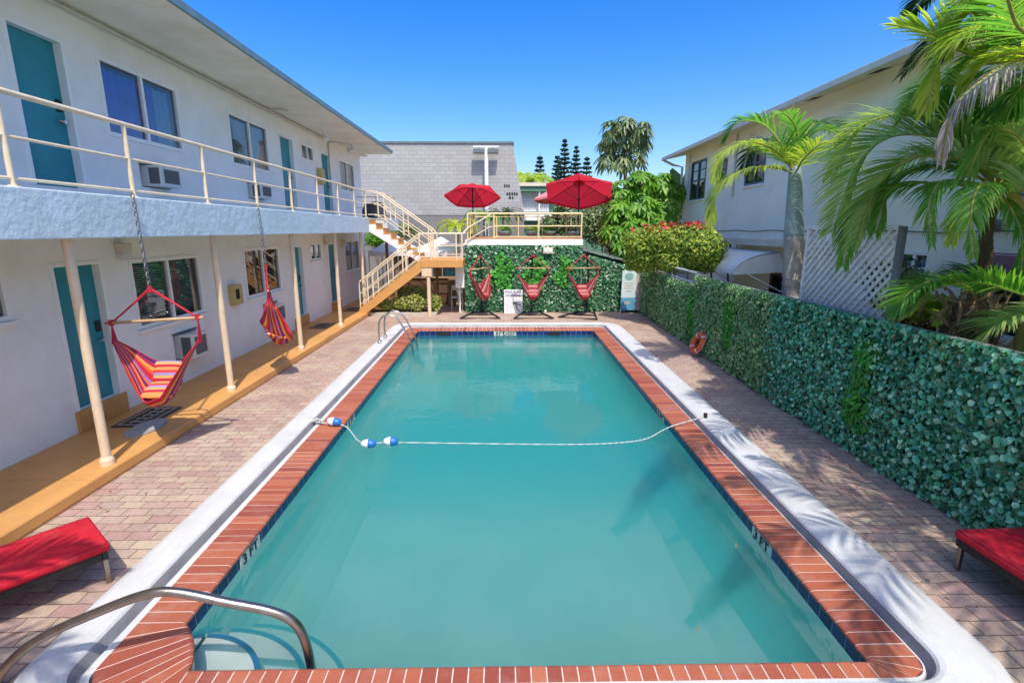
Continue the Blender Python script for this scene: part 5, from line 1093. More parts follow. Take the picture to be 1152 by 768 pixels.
# norfolk pines far off
def pine(px, top, bot, Y_, label):
    a, b = at(px, top, Y_), at(px, 262, Y_); H = a.z; w0 = (at(px+9, bot, Y_).x-at(px, bot, Y_).x)*(1.0 if bot-top < 38 else 1.25)
    t = empty('norfolk_pine', (a.x, Y_, 0), label, 'pine tree', 'norfolk pines on the skyline'); m_ = MB(); m_.tube([(a.x, Y_, -0.05), (a.x, Y_, H)], [0.28, 0.03], 8); m_.build('trunk', M['brownbark'], t)
    P = []; z = at(px, bot+14, Y_).z; zs = []
    while z < H-0.15: zs.append(z); z += (0.62 + random.uniform(-.06, .06))
    z0 = zs[0]
    for z in zs:
        u = (z-z0)/(H-z0); rad = w0*(1-u)**0.8*random.uniform(0.85, 1.1)+0.08; nb = 7; a0 = random.random()*6
        for k in range(nb):
            an = a0+6.283*k/nb
            for s_ in np.linspace(0.12, 1, 14):
                for _ in range(3): P.append((a.x+math.cos(an)*rad*s_+random.gauss(0, .07), Y_+math.sin(an)*rad*s_+random.gauss(0, .07), z+0.16*rad*s_**2+random.gauss(0, .07)))
    leaf_mb(P, 0.33, (0, 0, 0.8), 0.7, (0, 0, 0.6), 0.9, 0.45).build('crown', M['pine'], t, fix=False)
for px, top, bot, Y_, lb_ in ((607.5, 172, 203, 80, 'leftmost norfolk pine, standing apart above the green house'), (627, 174, 200, 84, 'short narrow norfolk pine just left of the tallest one'), (635.5, 156, 200, 80, 'tallest norfolk pine of the skyline row'), (648.5, 164, 200, 82, 'second tallest norfolk pine, right of the tallest one'), (660.5, 176, 200, 80, 'rightmost norfolk pine behind the big red umbrella')):
    pine(px, top, bot, Y_, lb_)
# far tree line, closing the horizon
tl = []
for k in range(46):
    x = -70 + k*3.6 + random.uniform(-1, 1); y = random.uniform(70, 92)
    p, d = blob_pts(330, (x, y, random.uniform(1.5, 3.2)), (3.2, 2.5, random.uniform(2.4, 4.2)), 0.75); tl.append(p)
tag(leaf_mb(np.concatenate(tl), 0.75, (0, -0.5, 0.6), 0.9, (0, 0, -1), 1, 0.8).build('distant_trees', M['tree2'], fix=False), 'far belt of dark trees along the horizon behind the buildings', 'trees', None, 'stuff')

# ------------------------------------------------------------------ white block building at the back
wb = empty('block_building', (-4.0, 29, 0), 'windowless white concrete-block building with a slanting right edge behind the stairs', 'building')
m_ = MB(); m_.poly([(-16, 26, 3.46), (1.03, 26, 3.46), (0.45, 26, 6.80), (-16, 26, 6.80)], (0, 7, 0)); m_.build('block_wall', M['block'], wb)
m_ = MB(); m_.box(-15.98, 1.02, 26.02, 33, -0.05, 3.458); m_.build('base_wall', M['greyrender'], wb)
m_ = MB(); m_.box(-16.05, 0.50, 25.95, 33.05, 6.802, 6.90); m_.build('parapet_cap', M['greypost'], wb)
m_ = MB()
def glyph_row(x0, x1, z, h):
    x = x0
    while x < x1:
        w_ = random.uniform(0.08, 0.13); m_.box(x, x+w_*0.8, 25.975, 25.998, z, z+h); x += w_+0.025
glyph_row(0.02, 0.32, 4.78+0.02, 0.12); glyph_row(0.14, 0.68, 4.42, 0.12); glyph_row(0.26, 0.50, 4.25, 0.10)
m_.build('raised_lettering', M['dark'], wb)
lpo = empty('floodlight_pole', (-0.83, 25.6, 0), 'white pole with a cross arm and two flood lamps in front of the block building', 'lamp post')
m_ = MB(); m_.tube([(-0.83, 25.6, -0.05), (-0.83, 25.6, 6.62)], 0.10, 10); m_.build('pole', M['whitepaint'], lpo)
m_ = MB(); m_.box(-1.45, -0.22, 25.53, 25.67, 6.56, 6.64); m_.build('cross_arm', M['whitepaint'], lpo)
for x in (-1.18, -0.50): m_ = MB(); m_.bbox(x-0.26, x+0.26, 25.45, 25.75, 6.30, 6.50, 0.02); m_.tube([(x, 25.6, 6.49), (x, 25.6, 6.57)], 0.03, 6); m_.build('flood_lamp', M['greypost'], lpo)
# green flat-roofed house
gh = empty('green_house', (3.0, 33.5, 0), 'low green flat-roofed house with white window bars right of the block building', 'house')
m_ = MB(); m_.box(0.95, 6.5, 32.3, 37, -0.05, 5.0); m_.build('wall', M['housegreen'], gh)
m_ = MB(); m_.box(0.7, 6.8, 31.6, 37.3, 5.30, 5.50); rf_ = m_.build('roof', M['rbend'], gh); m_ = MB(); m_.box(0.75, 6.75, 31.7, 37.2, 5.0, 5.298); m_.build('fascia', M['housegreen'], rf_)
m_ = MB()
for k in range(15): m_.box(1.1+0.11*k, 1.14+0.11*k, 32.2, 32.23, 3.85, 4.95)
for z in (3.85, 4.5, 4.92): m_.box(1.05, 2.75, 32.19, 32.24, z, z+0.05)
m_.build('window_bars', M['bars'], gh)
m_ = MB(); m_.box(1.0, 4.0, 31.9, 32.25, 3.3, 3.72); m_.tube([(2.15, 31.8, -0.05), (2.15, 31.8, 5.3)], 0.05, 8); m_.build('sill_ledge', M['whitepaint'], gh)
m_ = MB(); m_.box(1.06, 2.78, 32.255, 32.295, 3.75, 4.98); m_.build('window', M['blind'], gh)

# ------------------------------------------------------------------ canopies and the sheltered bar under the landing
def canopy(name, cx_, cy_, hx, hy, ze, za, label):
    t = empty(name, (cx_, cy_, 0), label, 'canopy'); m_ = MB(); N_ = 8; C0 = [(-hx, -hy), (hx, -hy), (hx, hy), (-hx, hy)]
    for k in range(4):
        a, b = C0[k], C0[(k+1) % 4]; P = []
        for i in range(N_+1):
            u = i/N_; zz = ze + (za-ze)*(u**1.3); P.append([(cx_+(a[0]+(b[0]-a[0])*j/6)*(1-u), cy_+(a[1]+(b[1]-a[1])*j/6)*(1-u), zz-0.05*math.sin(math.pi*j/6)*(1-u)) for j in range(7)])
        m_.grid(P); m_.grid([[(p[0], p[1], p[2]) for p in P[0]], [(p[0], p[1], ze-0.18) for p in P[0]]])
    m_.build('top', M['canvas'], t, fix=False); m_ = MB()
    for a in C0: m_.tube([(cx_+a[0]*0.98, cy_+a[1]*0.98, -0.03), (cx_+a[0]*0.98, cy_+a[1]*0.98, ze-0.02)], 0.025, 6)
    m_.build('legs', M['whitepaint'], t)
canopy('canopy_tent', -2.5, 20.6, 1.25, 1.1, 1.95, 2.48, 'white canopy tent seen through the landing rails')
canopy('canopy_tent', -4.35, 20.9, 0.85, 1.1, 1.95, 2.58, 'white canopy tent under the upper stair flight beside the motel wall')
br_ = empty('garden_bar', (-2.6, 19.1, 0), 'dark wooden garden bar with a turquoise shelf in the shade under the landing', 'bar')
m_ = MB(); m_.bbox(-4.0, -1.85, 19.0, 19.3, -0.02, 0.98, 0.01); m_.build('counter', M['darkwood'], br_)
m_ = MB(); m_.bbox(-2.05, -1.80, 18.4, 18.98, -0.02, 0.98, 0.01); m_.build('side_panel', M['midwood'], br_)
m_ = MB(); m_.bbox(-4.05, -1.78, 18.95, 19.4, 0.981, 1.02, 0.01); m_.build('worktop', M['midwood'], br_)
m_ = MB(); m_.box(-2.3, -1.33, 20.0, 20.06, 0.85, 1.25); m_.build('shelf', M['turq'], br_)
m_ = MB()
for k in range(16): m_.box(-4.3+0.19*k, -4.15+0.19*k, 20.1, 20.13, 0, 1.75)
m_.build('back_boards', M['midwood'], br_)
m_ = MB()
for k in range(5): m_.tube([(-2.25+0.2*k, 19.98, 1.8), (-2.25+0.2*k, 19.98, 1.27)], [0.05, 0.07], 8)
m_.build('hanging_boards', M['fibre'], br_)
# white folding chair
ch = empty('folding_chair', (-1.62, 17.75, 0), 'small white folding chair in the passage under the landing', 'chair')
m_ = MB(); m_.bbox(-1.85, -1.45, 17.6, 17.95, 0.43, 0.46, 0.006); m_.build('seat', M['whitepaint'], ch)
m_ = MB(); m_.bbox(-1.83, -1.47, 17.96, 17.99, 0.66, 0.84, 0.006); m_.build('backrest', M['whitepaint'], ch)
for x in (-1.84, -1.46):
    m_ = MB(); m_.tube([(x, 17.55, 0.0), (x, 17.98, 0.86)], 0.012, 6); m_.build('leg', M['whitepaint'], ch); m_ = MB(); m_.tube([(x+0.02, 18.0, 0.0), (x+0.02, 17.62, 0.45)], 0.012, 6); m_.build('leg', M['whitepaint'], ch)

# ------------------------------------------------------------------ umbrellas
def umbrella(name, bx, by, bz, h, r_, label, mat='umbrella', tilt=(0, 0), nseg=6, rot=0.3, drop=0.42):
    t = empty(name, (bx, by, bz), label, 'umbrella', 'umbrellas on the sun deck'); m_ = MB(); ap = Vector((bx, by, bz+h)); ax = Vector((tilt[0], tilt[1], 1)).normalized()
    m_.tube([(bx, by, bz), (bx, by, bz+h*0.6), ap-ax*0.05], 0.022, 8); m_.tube([(bx, by, bz), (bx, by, bz+0.12)], [0.24, 0.18], 14); m_.build('pole', M['black'], t)
    e1 = ax.cross(Vector((0, 1, 0))).normalized(); e2 = ax.cross(e1); P = []
    for i in range(9):
        u = i/8; row = []
        for j in range(nseg*4+1):
            a = rot+2*math.pi*j/(nseg*4); edge = (j % 4)/4; k = math.cos(math.pi/nseg)/math.cos(((edge)-0.5)*2*math.pi/nseg)   # straight hem between ribs
            rr2 = r_*u*(k if u > 0 else 1); sag = 0.05*math.sin(math.pi*edge)*u
            row.append(ap + (e1*math.cos(a)+e2*math.sin(a))*rr2 - ax*(drop*(u**1.15)+sag*0.6))
        P.append(row)
    c = MB(); c.grid(P); hem = [p-ax*0.08 for p in P[-1]]; c.grid([P[-1], hem])
    top = [[ap+ax*0.05, ] * (nseg*4+1), [ap + (e1*math.cos(rot+2*math.pi*j/(nseg*4))+e2*math.sin(rot+2*math.pi*j/(nseg*4)))*r_*0.16 - ax*0.015 for j in range(nseg*4+1)]]
    c.grid(top); c.build('canopy', M[mat], t, fix=False)
    for k in range(nseg):
        a = rot+2*math.pi*k/nseg; d = e1*math.cos(a)+e2*math.sin(a); m_ = MB(); m_.tube([ap-ax*0.03, ap+d*r_*0.5-ax*(drop*0.45+0.015), ap+d*r_*0.98-ax*(drop+0.02)], 0.009, 5); m_.tube([ap-ax*0.75, ap+d*r_*0.5-ax*(drop*0.45+0.02)], 0.007, 5); m_.build('rib', M['black'], t)
    return t
u1 = at(532, 240, 20.3); umbrella('patio_umbrella', u1.x, u1.y, 2.475, 4.42-2.475, 1.08, 'small red umbrella in front of the white block building', tilt=(-0.02, 0.36), rot=0.15)
umbrella('patio_umbrella', 2.66, 18.6, 2.475, 4.42-2.475, 1.28, 'big red umbrella, tipped back, at the right end of the sun deck', tilt=(0.06, 0.42), rot=0.35, drop=0.40)
umbrella('patio_umbrella', 2.15, 20.9, 2.475, 4.40-2.475, 1.0, 'faded pink umbrella half hidden behind the big red one', 'pinkumb', tilt=(-0.05, 0.1), rot=0.2)
# pots on the deck
for (px, py, Y_, lb_, mt) in ((568, 262, 19.0, 'grey bowl planter with a low green plant on the sun deck', 'tree1'), (598, 258, 20.6, 'bowl planter with spiky leaves in the middle of the sun deck', 'hedgeyl'), (618, 258, 20.8, 'bowl planter beneath the pink umbrella', 'tree1'), (645, 266, 18.4, 'low dark bowl at the right end of the sun deck', 'tree2')):
    c = at(px, py, Y_); t = empty('plant_pot', (c.x, c.y, 2.475), lb_, 'pot', 'pots on the sun deck'); m_ = MB()
    m_.tube([(c.x, c.y, 2.475), (c.x, c.y, 2.55), (c.x, c.y, 2.66), (c.x, c.y, 2.70)], [0.10, 0.20, 0.27, 0.25], 16); m_.build('bowl', M['greypost'], t, smooth=True)
    whorls([Vector((c.x+random.uniform(-.2, .2), c.y+random.uniform(-.15, .15), 2.72+random.uniform(0, .15))) for _ in range(12)], [(random.uniform(-.5, .5), random.uniform(-.5, .5), 1) for _ in range(12)], 8, 0.2, 0.3, 0.3).build('plant', M[mt], t, fix=False)

# ------------------------------------------------------------------ hammock chairs
def sling(parent, o, rot, half, dmid, dfront, dback, yf, yb, mat, drop0=0.22, name='sling', top=0.0):
    """cloth seat hung between the two bar ends; local x along the bar, -y is the open front"""
    nu, nv = 33, 22; P = []; UV = []; ca, sa = math.cos(rot), math.sin(rot)
    for i in range(nv):
        v = i/(nv-1); s_ = math.sin(math.pi*v)
        depth = (dfront*(1-v)**2 + 2*(dmid*1.2)*v*(1-v) + dback*v*v); yo = -yf*(1-v)+yb*v
        row = []
        for j in range(nu):
            u = -1+2*j/(nu-1); sh_ = 1-abs(u)**2.3
            x = u*half*(0.80+0.20*abs(u)**7)*(1-0.16*sh_); z = -drop0*(1 if True else 0) - (depth-drop0)*(sh_**0.9) ; y = yo*(0.12+0.88*sh_**0.8) + 0.012*math.sin(9*u+6*v)
            z += 0.01*math.sin(13*u)*sh_
            row.append((o[0]+x*ca-y*sa, o[1]+x*sa+y*ca, o[2]+z)); UV.append((j/(nu-1), v))
        P.append(row)
    m_ = MB(); m_.grid(P); m_.uv = UV; ob = m_.build(name, M[mat], parent, smooth=True, fix=False)
    sm = ob.modifiers.new('thickness', 'SOLIDIFY'); sm.thickness = 0.006
    e = MB(); e.tube(P[0], 0.008, 6); e.tube(P[-1], 0.008, 6); e.build('hem_cord', M['redrope'], ob)
    return P
def cushion(parent, c, rot, w_, l_, h, mat, name='cushion', tilt=0.0):
    m_ = MB(); nu, nv = 17, 13; V = []; UV = []; ca, sa = math.cos(rot), math.sin(rot)
    for sgn in (1, -1):
        for i in range(nv):
            for j in range(nu):
                u, v = -1+2*j/(nu-1), -1+2*i/(nv-1); b = (max(0, 1-u**4)*max(0, 1-v**4))**0.5; x, y, z = u*w_/2*(1-0.06*v*v), v*l_/2*(1-0.06*u*u), sgn*h/2*b
                y2, z2 = y*math.cos(tilt)-z*math.sin(tilt), y*math.sin(tilt)+z*math.cos(tilt); V.append((c[0]+x*ca-y2*sa, c[1]+x*sa+y2*ca, c[2]+z2)); UV.append((j/(nu-1), i/(nv-1)))
    n_ = nu*nv; F_ = []
    for k in (0, n_):
        for i in range(nv-1):
            for j in range(nu-1): q_ = (k+i*nu+j, k+i*nu+j+1, k+(i+1)*nu+j+1, k+(i+1)*nu+j); F_.append(q_ if k == 0 else q_[::-1])
    m_.add(V, F_); m_.uv = UV; return m_.build(name, M[mat], parent, smooth=True, fix=False)
def hammock_chair(loc_apex, rot, label, mats, bar_len=1.06, bar_drop=0.42, size=1.0, chain_top=None, stand=None, group=None, cush=True, cmat='wood', tiltbar=0.0):
    ax_ = Vector(loc_apex); t = empty('hammock_chair', (ax_.x, ax_.y, ax_.z if chain_top else 0.0), label, 'hammock chair', group)
    ca, sa = math.cos(rot), math.sin(rot); hb_ = bar_len/2
    def L2(x, y, z): return (ax_.x+x*ca-y*sa, ax_.y+x*sa+y*ca, ax_.z+z)
    b = MB(); b.tube([L2(-hb_-0.07, 0, -bar_drop+tiltbar), L2(hb_+0.07, 0, -bar_drop-tiltbar)], 0.019, 10); b.build('spreader_bar', M[cmat], t, smooth=True)
    r_ = MB()
    for s_ in (-1, 1):
        r_.tube([L2(0, 0, 0), L2(s_*hb_, 0, -bar_drop-s_*tiltbar)], 0.011, 6); r_.tube([L2(0, 0, 0.02), L2(s_*hb_*0.97, 0.01, -bar_drop-s_*tiltbar+0.01)], 0.009, 6)
        r_.tube([L2(s_*hb_, 0.0, -bar_drop-s_*tiltbar-0.03), L2(s_*hb_, 0.0, -bar_drop-s_*tiltbar+0.04)], 0.028, 8)
        for k in range(7): r_.tube([L2(s_*hb_, 0, -bar_drop-s_*tiltbar), L2(s_*hb_*0.99, (-0.055+0.018*k)*size, -bar_drop-0.30*size)], 0.005, 5)
    r_.tube([L2(0, 0, -0.04), L2(0, 0, 0.04)], 0.026, 8); r_.build('ropes', M['redrope'], t)
    sling(t, L2(0, 0, -bar_drop-0.06), rot, hb_*0.98, 1.06*size, 0.92*size, 0.58*size, 0.34*size, 0.20*size, mats[0], 0.20*size)
    if cush:
        cushion(t, L2(0.0, -0.06*size, -bar_drop-0.06-0.84*size), rot, 0.40*size, 0.38*size, 0.13, mats[1], tilt=0.32); cushion(t, L2(0.0, 0.10*size, -bar_drop-0.06-0.66*size), rot, 0.36*size, 0.32*size, 0.10, mats[1], tilt=1.15)
    if chain_top:
        c_ = MB(); z = ax_.z+0.03; k = 0; X0, Y0_, Z0_ = chain_top
        nl = int((Z0_-z)/0.052)
        for k in range(nl):
            u = k/nl; cx_, cy_, cz_ = ax_.x+(X0-ax_.x)*u, ax_.y+(Y0_-ax_.y)*u, z+(Z0_-z)*u
            P = [(cx_+(0.020*math.cos(q_) if k % 2 else 0), cy_+(0 if k % 2 else 0.020*math.cos(q_)), cz_+0.03+0.035*math.sin(q_)) for q_ in [2*math.pi*i/8 for i in range(8)]]
            c_.tube(P, 0.0065, 5, closed=True)
        c_.build('chain', M['chain'], t)
    return t, L2
hammock_chair((-4.27, 6.18, 2.05), 0.05, 'striped red and orange hammock chair hanging in front of the nearest motel window', ('hammock', 'hamcush'), 1.02, 0.38, 0.95, (-4.32, 6.2, 3.16), group='hammock chairs hanging from the balcony', tiltbar=-0.03)
hammock_chair((-4.27, 9.25, 2.1), R(114), 'striped hammock chair hanging edge-on in front of the second motel window', ('hammock', 'hamcush'), 0.95, 0.38, 0.95, (-4.32, 9.3, 3.16), group='hammock chairs hanging from the balcony')
def stand_chair(x, y, rot, top, label, side=0.0):
    t, L2 = hammock_chair((x, y, top), rot, label, ('pinkham', 'pinkcush'), 0.98, 0.40, 0.92, group='hammock chairs on black steel stands')
    s_ = MB(); g_ = lambda a, b, z: (x+a*math.cos(side)-b*math.sin(side), y+a*math.sin(side)+b*math.cos(side), z)
    s_.tube([g_(-0.62, -0.62, 0.03), g_(0.62, -0.62, 0.03), g_(0.28, 0.62, 0.03), g_(-0.28, 0.62, 0.03)], 0.028, 8, closed=True); s_.tube([g_(-0.40, 0.1, 0.03), g_(0.40, 0.1, 0.03)], 0.02, 8); s_.build('stand_base', M['black'], t)
    s_ = MB(); s_.tube(spline([g_(0, 0.62, 0.03), g_(0, 0.78, 0.7), g_(0, 0.66, 1.45), g_(0, 0.35, 1.95), g_(0, 0.02, 2.04+top-1.96)], 18), 0.030, 8); s_.build('stand_arm', M['black'], t)
    return t
stand_chair(-0.76, 16.42, R(55), 1.93, 'pinkish hammock chair turned sideways on a black stand, left of the rules sign', R(0))
stand_chair(0.93, 16.38, R(0), 1.95, 'pinkish hammock chair facing the pool on a black stand, right of the rules sign', R(0))
stand_chair(2.55, 16.35, R(8), 1.95, 'pinkish hammock chair on a skewed black stand beside the tall banner', R(-22))

# ------------------------------------------------------------------ pool furniture
def lounger(corner, ang, label):
    """red cushion on a black wicker frame; corner is the centre of the foot end, the bed runs back along local -y"""
    t = empty('sun_lounger', (corner[0], corner[1], 0), label, 'sun lounger', 'red sun loungers by the pool'); ca, sa = math.cos(ang), math.sin(ang)
    def T(mb): mb.v = [(corner[0]+x*ca-y*sa, corner[1]+x*sa+y*ca, z) for x, y, z in mb.v]; return mb
    m_ = MB(); m_.bbox(-0.31, 0.31, -1.95, 0.0, 0.285, 0.355, 0.026); T(m_).build('cushion', M['cushion'], t, smooth=True)
    m_ = MB(); hx_, hy0_, hy1_ = 0.292, -1.932, -0.018
    for z_ in (0.298, 0.344): m_.tube([(-hx_, hy0_, z_), (hx_, hy0_, z_), (hx_, hy1_, z_), (-hx_, hy1_, z_)], 0.011, 6, closed=True)
    T(m_).build('piping', M['cushion'], t, smooth=True)
    m_ = MB(); m_.bbox(-0.09, 0.09, -0.135, -0.115, 0.3545, 0.359, 0.002); m_.bbox(-0.09, 0.09, -0.10, -0.08, 0.3545, 0.359, 0.002); T(m_).build('strap', M['cushion'], t)
    m_ = MB()
    m_.bbox(-0.29, 0.29, -0.06, -0.02, 0.215, 0.283, 0.006); m_.bbox(-0.29, 0.29, -1.93, -1.89, 0.215, 0.283, 0.006)
    for x in (-0.29, 0.25): m_.bbox(x, x+0.04, -1.889, -0.061, 0.215, 0.283, 0.006)
    for k in range(44): y = -1.87+k*0.0415; m_.box(-0.292, -0.289, y, y+0.02, 0.225, 0.273); m_.box(0.289, 0.292, y, y+0.02, 0.225, 0.273)
    for k in range(13): x = -0.27+k*0.0425; m_.box(x, x+0.02, -0.021, -0.017, 0.225, 0.273)
    for k in range(9): y = -1.8+k*0.2; m_.box(-0.249, 0.249, y, y+0.05, 0.25, 0.27)
    T(m_).build('wicker_frame', M['black'], t)
    for x, y in ((-0.27, -0.06), (0.24, -0.06), (-0.27, -1.9), (0.24, -1.9)):
        m_ = MB(); m_.bbox(x, x+0.035, y, y+0.035, 0.0, 0.214, 0.006); T(m_).build('leg', M['bronze'], t)
    return t
lounger((-3.335, 3.80), R(-45+5), 'red-cushioned sun lounger on the left pavers beside the motel walkway')
lr = lounger((4.0, 3.70), R(2), 'red-cushioned sun lounger on the right pavers by the ivy fence')
m_ = MB(); m_.tube([(3.95, 3.25, 0.352), (3.95, 3.25, 0.360)], 0.055, 20); m_.build('round_plate', M['steel'], lr)
# ladder
ldd = empty('pool_ladder', (-2.7, 12.4, 0), 'stainless steel pool ladder at the far left corner of the pool', 'ladder')
for y in (12.05, 12.65):
    m_ = MB(); m_.tube(spline([(-3.02, y, 0.10), (-3.02, y, 0.45), (-2.96, y, 0.66), (-2.78, y, 0.76), (-2.56, y, 0.66), (-2.36, y, 0.30), (-2.24, y, 0.0), (-2.2, y, -0.4), (-2.2, y, -1.15)], 40), 0.021, 10); m_.tube([(-3.02, y, 0.095), (-3.02, y, 0.125)], 0.05, 12)
    m_.build('rail', M['steel'], ldd, smooth=True)
for z in (-0.38, -0.66, -0.94): m_ = MB(); m_.bbox(-2.26, -2.17, 12.07, 12.63, z-0.012, z+0.012, 0.005); m_.build('rung', M['steel'], ldd)
# handrail near the steps
hrl = empty('handrail', (-2.2, 2.8, 0), 'thick metal grab rail over the pool steps in the near left corner', 'handrail')
m_ = MB(); hp = [at(-25, 800, 2.62), at(5, 752, 2.66), at(45, 718, 2.70), at(110, 688, 2.73), at(165, 668, 2.76), at(200, 666, 2.78), at(255, 677, 2.80), at(305, 687, 2.82), at(330, 699, 2.83), at(343, 720, 2.84), at(350, 752, 2.85)]
hp.append(hp[-1]+Vector((0.0, 0, -0.35))); m_.tube(spline(hp, 60), 0.029, 14); m_.build('rail', M['bronze'], hrl, smooth=True)
# float rope
fr_ = empty('float_rope', (0.1, 6.4, WL), 'white rope with blue and white floats crossing the pool', 'rope')
rp = spline([(-2.82, 6.98, 0.06), (-2.6, 6.92, 0.045), (-2.28, 6.86, 0.02), (-2.05, 6.66, -0.11), (-1.88, 6.58, WL+0.005), (-1.55, 6.62, WL+0.008), (0.0, 6.55, WL+0.006), (1.0, 6.52, WL+0.006), (1.6, 6.56, WL+0.01), (2.0, 6.65, WL+0.03), (2.35, 6.75, 0.02), (2.92, 6.95, 0.10)], 160)
m_ = MB()
for ph in (0, math.pi): m_.tube([(p.x, p.y+0.005*math.cos(i*1.3+ph), p.z-0.006+0.005*math.sin(i*1.3+ph)) for i, p in enumerate(rp)], 0.0055, 5)
for k in range(5): m_.tube([(-2.84+0.05*k+0.03*math.cos(a), 7.0+0.035*math.sin(a)-0.01*k, 0.055+0.035*math.sin(a+k)) for a in [2*math.pi*i/10 for i in range(10)]], 0.010, 5, closed=True)
m_.build('rope', M['rope'], fr_, smooth=True)
def flt(c, d, l_=0.21, r_=0.062):
    c = Vector(c); d = Vector(d).normalized(); n_ = 14
    for k, (a, b, mt) in enumerate(((0, 0.5, 'floatwhite'), (0.5, 1, 'floatblue'))):
        us = [a+(b-a)*i/7 for i in range(8)]; m_ = MB(); m_.tube([c+d*l_*(u-0.5) for u in us], [max(0.012, r_*math.sqrt(max(0, 1-(2*u-1)**2))**0.8) for u in us], 16); m_.build('float', M[mt], fr_, smooth=True)
flt((-2.44, 6.90, 0.065), (1, -0.12, -0.1)); flt((-1.88, 6.58, WL+0.005), (1, 0, 0)); flt((-1.58, 6.62, WL+0.02), (1, 0, 0))
m_ = MB(); m_.tube([(2.93, 6.95, 0.05), (2.93, 6.95, 0.14)], 0.03, 8); m_.build('anchor', M['black'], fr_)
# life ring leaning on the fence
ringo = empty('life_ring', (4.33, 10.98, 0), 'orange life ring leaning against the foot of the ivy fence', 'life ring')
C0 = Vector((4.33, 11.0, 0.285)); e1 = Vector((0, 1, 0)); e2 = Vector((0.42, 0.0, 0.91)).normalized(); n3 = e1.cross(e2)
m_ = MB(); m_.tube([C0+e1*0.21*math.cos(a)+e2*0.21*math.sin(a) for a in [2*math.pi*i/32 for i in range(32)]], 0.062, 12, closed=True); ro = m_.build('ring', M['lifering'], ringo, smooth=True)
for a in (0.78, 2.36, 3.93, 5.5):
    m_ = MB(); m_.tube([C0+e1*0.21*math.cos(a+q_)+e2*0.21*math.sin(a+q_) for q_ in (-0.06, 0, 0.06)], 0.0645, 12); m_.build('white_band', M['floatwhite'], ro)
m_ = MB(); m_.tube([C0+e1*(0.29+0.02*math.sin(8*a))*math.cos(a)+e2*(0.29+0.02*math.sin(8*a))*math.sin(a) for a in [2*math.pi*i/48 for i in range(48)]], 0.007, 5, closed=True); m_.build('grab_line', M['rope'], ro)
# rules sign
sg_ = empty('pool_rules_sign', (0.31, 17.05, 0), 'white sign board with navy heading leaning on the ivy under the sun deck', 'sign')
FM = frameM((0.31, 16.88, 0.0), (1, 0, 0), (0, 0.06, 0.998), (0, -0.998, 0.06))
m_ = MB(); m_.bbox(-0.31, 0.31, 0.0, 0.80, -0.012, 0.0, 0.004); xf(m_, FM).build('board', M['signwhite'], sg_)
def put(txt, x, y, sz, mt, nm='lettering', sx=1.0):
    a = text_mb(txt, sz, 0.001); xf(a, FM @ Matrix.Translation((x, y, 0.003)) @ Matrix.Diagonal((sx, 1, 1, 1))); a.build(nm, M[mt], sg_)
put('POOL', -0.15, 0.715, 0.118, 'signblue', sx=0.84); put('RULES', 0.135, 0.715, 0.118, 'signblue', sx=0.84); put('NO', -0.185, 0.60, 0.105, 'signblue', sx=0.95); put('DIVING', 0.07, 0.60, 0.105, 'signblue', sx=0.95)
bars_ = MB(); z_ = 0.52
for k in range(9):
    x0 = -0.25; l_ = (0.36, 0.46, 0.44, 0.30, 0.26, 0.2, 0.22, 0.16, 0.2)[k]
    while l_ > 0.02: w_ = random.uniform(0.03, 0.07); bars_.box(x0, x0+w_, z_-0.018, z_, 0.001, 0.003); x0 += w_+0.014; l_ -= w_+0.014
    z_ -= 0.054
xf(bars_, FM).build('small_print', M['blind'], sg_)
dv = MB(); 
for seg in (((-0.02, 0.36), (0.10, 0.33), 0.030), ((0.08, 0.34), (0.26, 0.27), 0.022), ((0.0, 0.35), (0.25, 0.42), 0.010), ((0.08, 0.33), (0.13, 0.12), 0.026), ((0.13, 0.14), (0.25, 0.05), 0.018)):
    a, b, r2 = Vector((*seg[0], 0.003)), Vector((*seg[1], 0.003)), seg[2]; d = (b-a).normalized(); q_ = Vector((-d.y, d.x, 0))*r2; dv.poly([a-q_, b-q_*0.6, b+q_*0.6, a+q_], (0, 0, 0.002))
xf(dv, FM).build('diver_emblem', M['greypost'], sg_)
# banner
bnr = empty('banner_stand', (4.2, 17.1, 0), 'pale blue and sand coloured banner on white feet standing in the far right corner', 'banner')
FM = frameM((4.28, 16.92, 0.10), (1, 0.02, 0), (0.03, 0.05, 1), (0.02, -1, 0.05))
def bq(x0, x1, y0, y1, mt, nm, lay=0): m_ = MB(); m_.box(x0, x1, y0, y1, 0.002*lay, 0.002*lay+0.0015); return xf(m_, FM).build(nm, M[mt], bnr)
m_ = MB(); m_.bbox(-0.36, 0.36, 0.0, 1.32, -0.02, 0.0, 0.004); xf(m_, FM).build('panel', M['signwhite'], bnr)
bq(-0.36, 0.12, 0.42, 1.32, 'bannerpale', 'print', 1); bq(-0.36, 0.12, 0.0, 0.42, 'bannerblue', 'print', 1); bq(0.12, 0.36, 0.0, 1.32, 'bannersand', 'picture', 1)
cir = MB(); cir.poly([(-0.13+0.15*math.cos(a), 1.12+0.13*math.sin(a), 0.004) for a in [2*math.pi*k/24 for k in range(24)]], (0, 0, 0.0015)); xf(cir, FM).build('emblem', M['bannergreen'], bnr)
bb2 = MB()
for y, a, b in ((0.88, -0.28, 0.05), (0.80, -0.24, 0.02), (0.72, -0.28, 0.04), (0.62, -0.22, 0.0)): bb2.box(a, b, y, y+0.035, 0.004, 0.0055)
bb2.box(-0.24, -0.04, 0.20, 0.30, 0.004, 0.0055); xf(bb2, FM).build('lettering', M['planter'], bnr)
m_ = MB()
for x in (-0.34, 0.34): m_.tube([(4.28+x*1.25, 16.72, 0.0), (4.28+x*0.95, 16.95, 0.14), (4.28+x*0.9, 17.12, 0.0)], 0.014, 6)
m_.build('feet', M['whitepaint'], bnr)
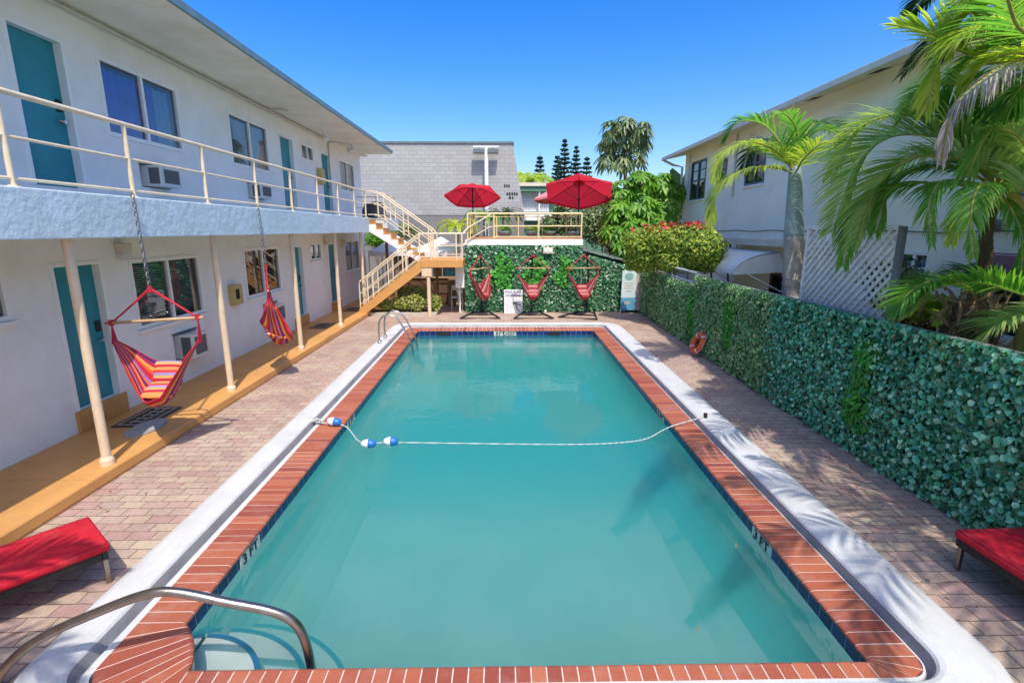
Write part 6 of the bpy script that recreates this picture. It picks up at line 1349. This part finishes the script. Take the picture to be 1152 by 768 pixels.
# door mats and mosaic plaque on the walkway
for (x, y, l_, lb_, txt) in ((-5.08, 6.93, 0.80, 'dark framed door mat in front of the nearest motel door', 'WELCOME'), (-5.05, 13.95, 0.8, 'dark door mat in front of the second motel door', ''), (-5.05, 16.9, 0.75, 'dark door mat in front of the farthest motel door', '')):
    t = empty('door_mat', (x, y, 0.14), lb_, 'door mat', 'door mats on the motel walkway'); m_ = MB(); m_.bbox(x-0.24, x+0.24, y-l_/2, y+l_/2, 0.141, 0.158, 0.005); m_.build('mat', M['mat'], t)
    m_ = MB()
    for a in ((x-0.19, x-0.17, y-l_/2+0.05, y+l_/2-0.05), (x+0.17, x+0.19, y-l_/2+0.05, y+l_/2-0.05), (x-0.17, x+0.17, y-l_/2+0.05, y-l_/2+0.07), (x-0.17, x+0.17, y+l_/2-0.07, y+l_/2-0.05)): m_.box(*a, 0.158, 0.1605)
    m_.build('border', M['matpale'], t)
    m_ = MB()
    for k in range(5 if txt else 0):
        yy = y-l_/2+0.14+k*0.13; m_.tube([(x-0.08, yy, 0.159), (x-0.02, yy+0.06, 0.159), (x+0.06, yy, 0.159), (x+0.09, yy+0.07, 0.159)], 0.012, 5)
    if txt: m_.build('pattern', M['matpale'], t)
m_ = MB(); pq = [(-4.82+0.18*math.cos(a), 6.50+0.33*math.sin(a), 0.141) for a in [2*math.pi*k/30 for k in range(30)]]
m_.poly(pq, (0, 0, 0.02)); tag(m_.build('stepping_stone', M['plaque']), 'oval grey mosaic stone lying on the walkway before the nearest door mat', 'stone')
# small clutter: dark object hanging on motel wall under landing
# leaves and debris on the pavers and in the pool
P = np.stack([rng.uniform(3.35, 4.35, 90), rng.uniform(3, 15, 90), np.full(90, 0.008)], 1)
P2 = np.stack([rng.uniform(-4.3, -3.5, 40), rng.uniform(3, 16, 40), np.full(40, 0.008)], 1)
P3 = np.stack([rng.uniform(XL+.2, XR-.2, 14), rng.uniform(3, 12, 14), np.full(14, WL+0.004)], 1)
tag(leaf_mb(np.concatenate([P, P2, P3]), 0.04, (0, 0, 1), 0.12, (1, 0, 0), 1, 0.4, 0.1).build('fallen_leaves', M['fibre'], fix=False), 'dry fallen leaf bits scattered on the pavers and water', 'leaves', None, 'stuff')
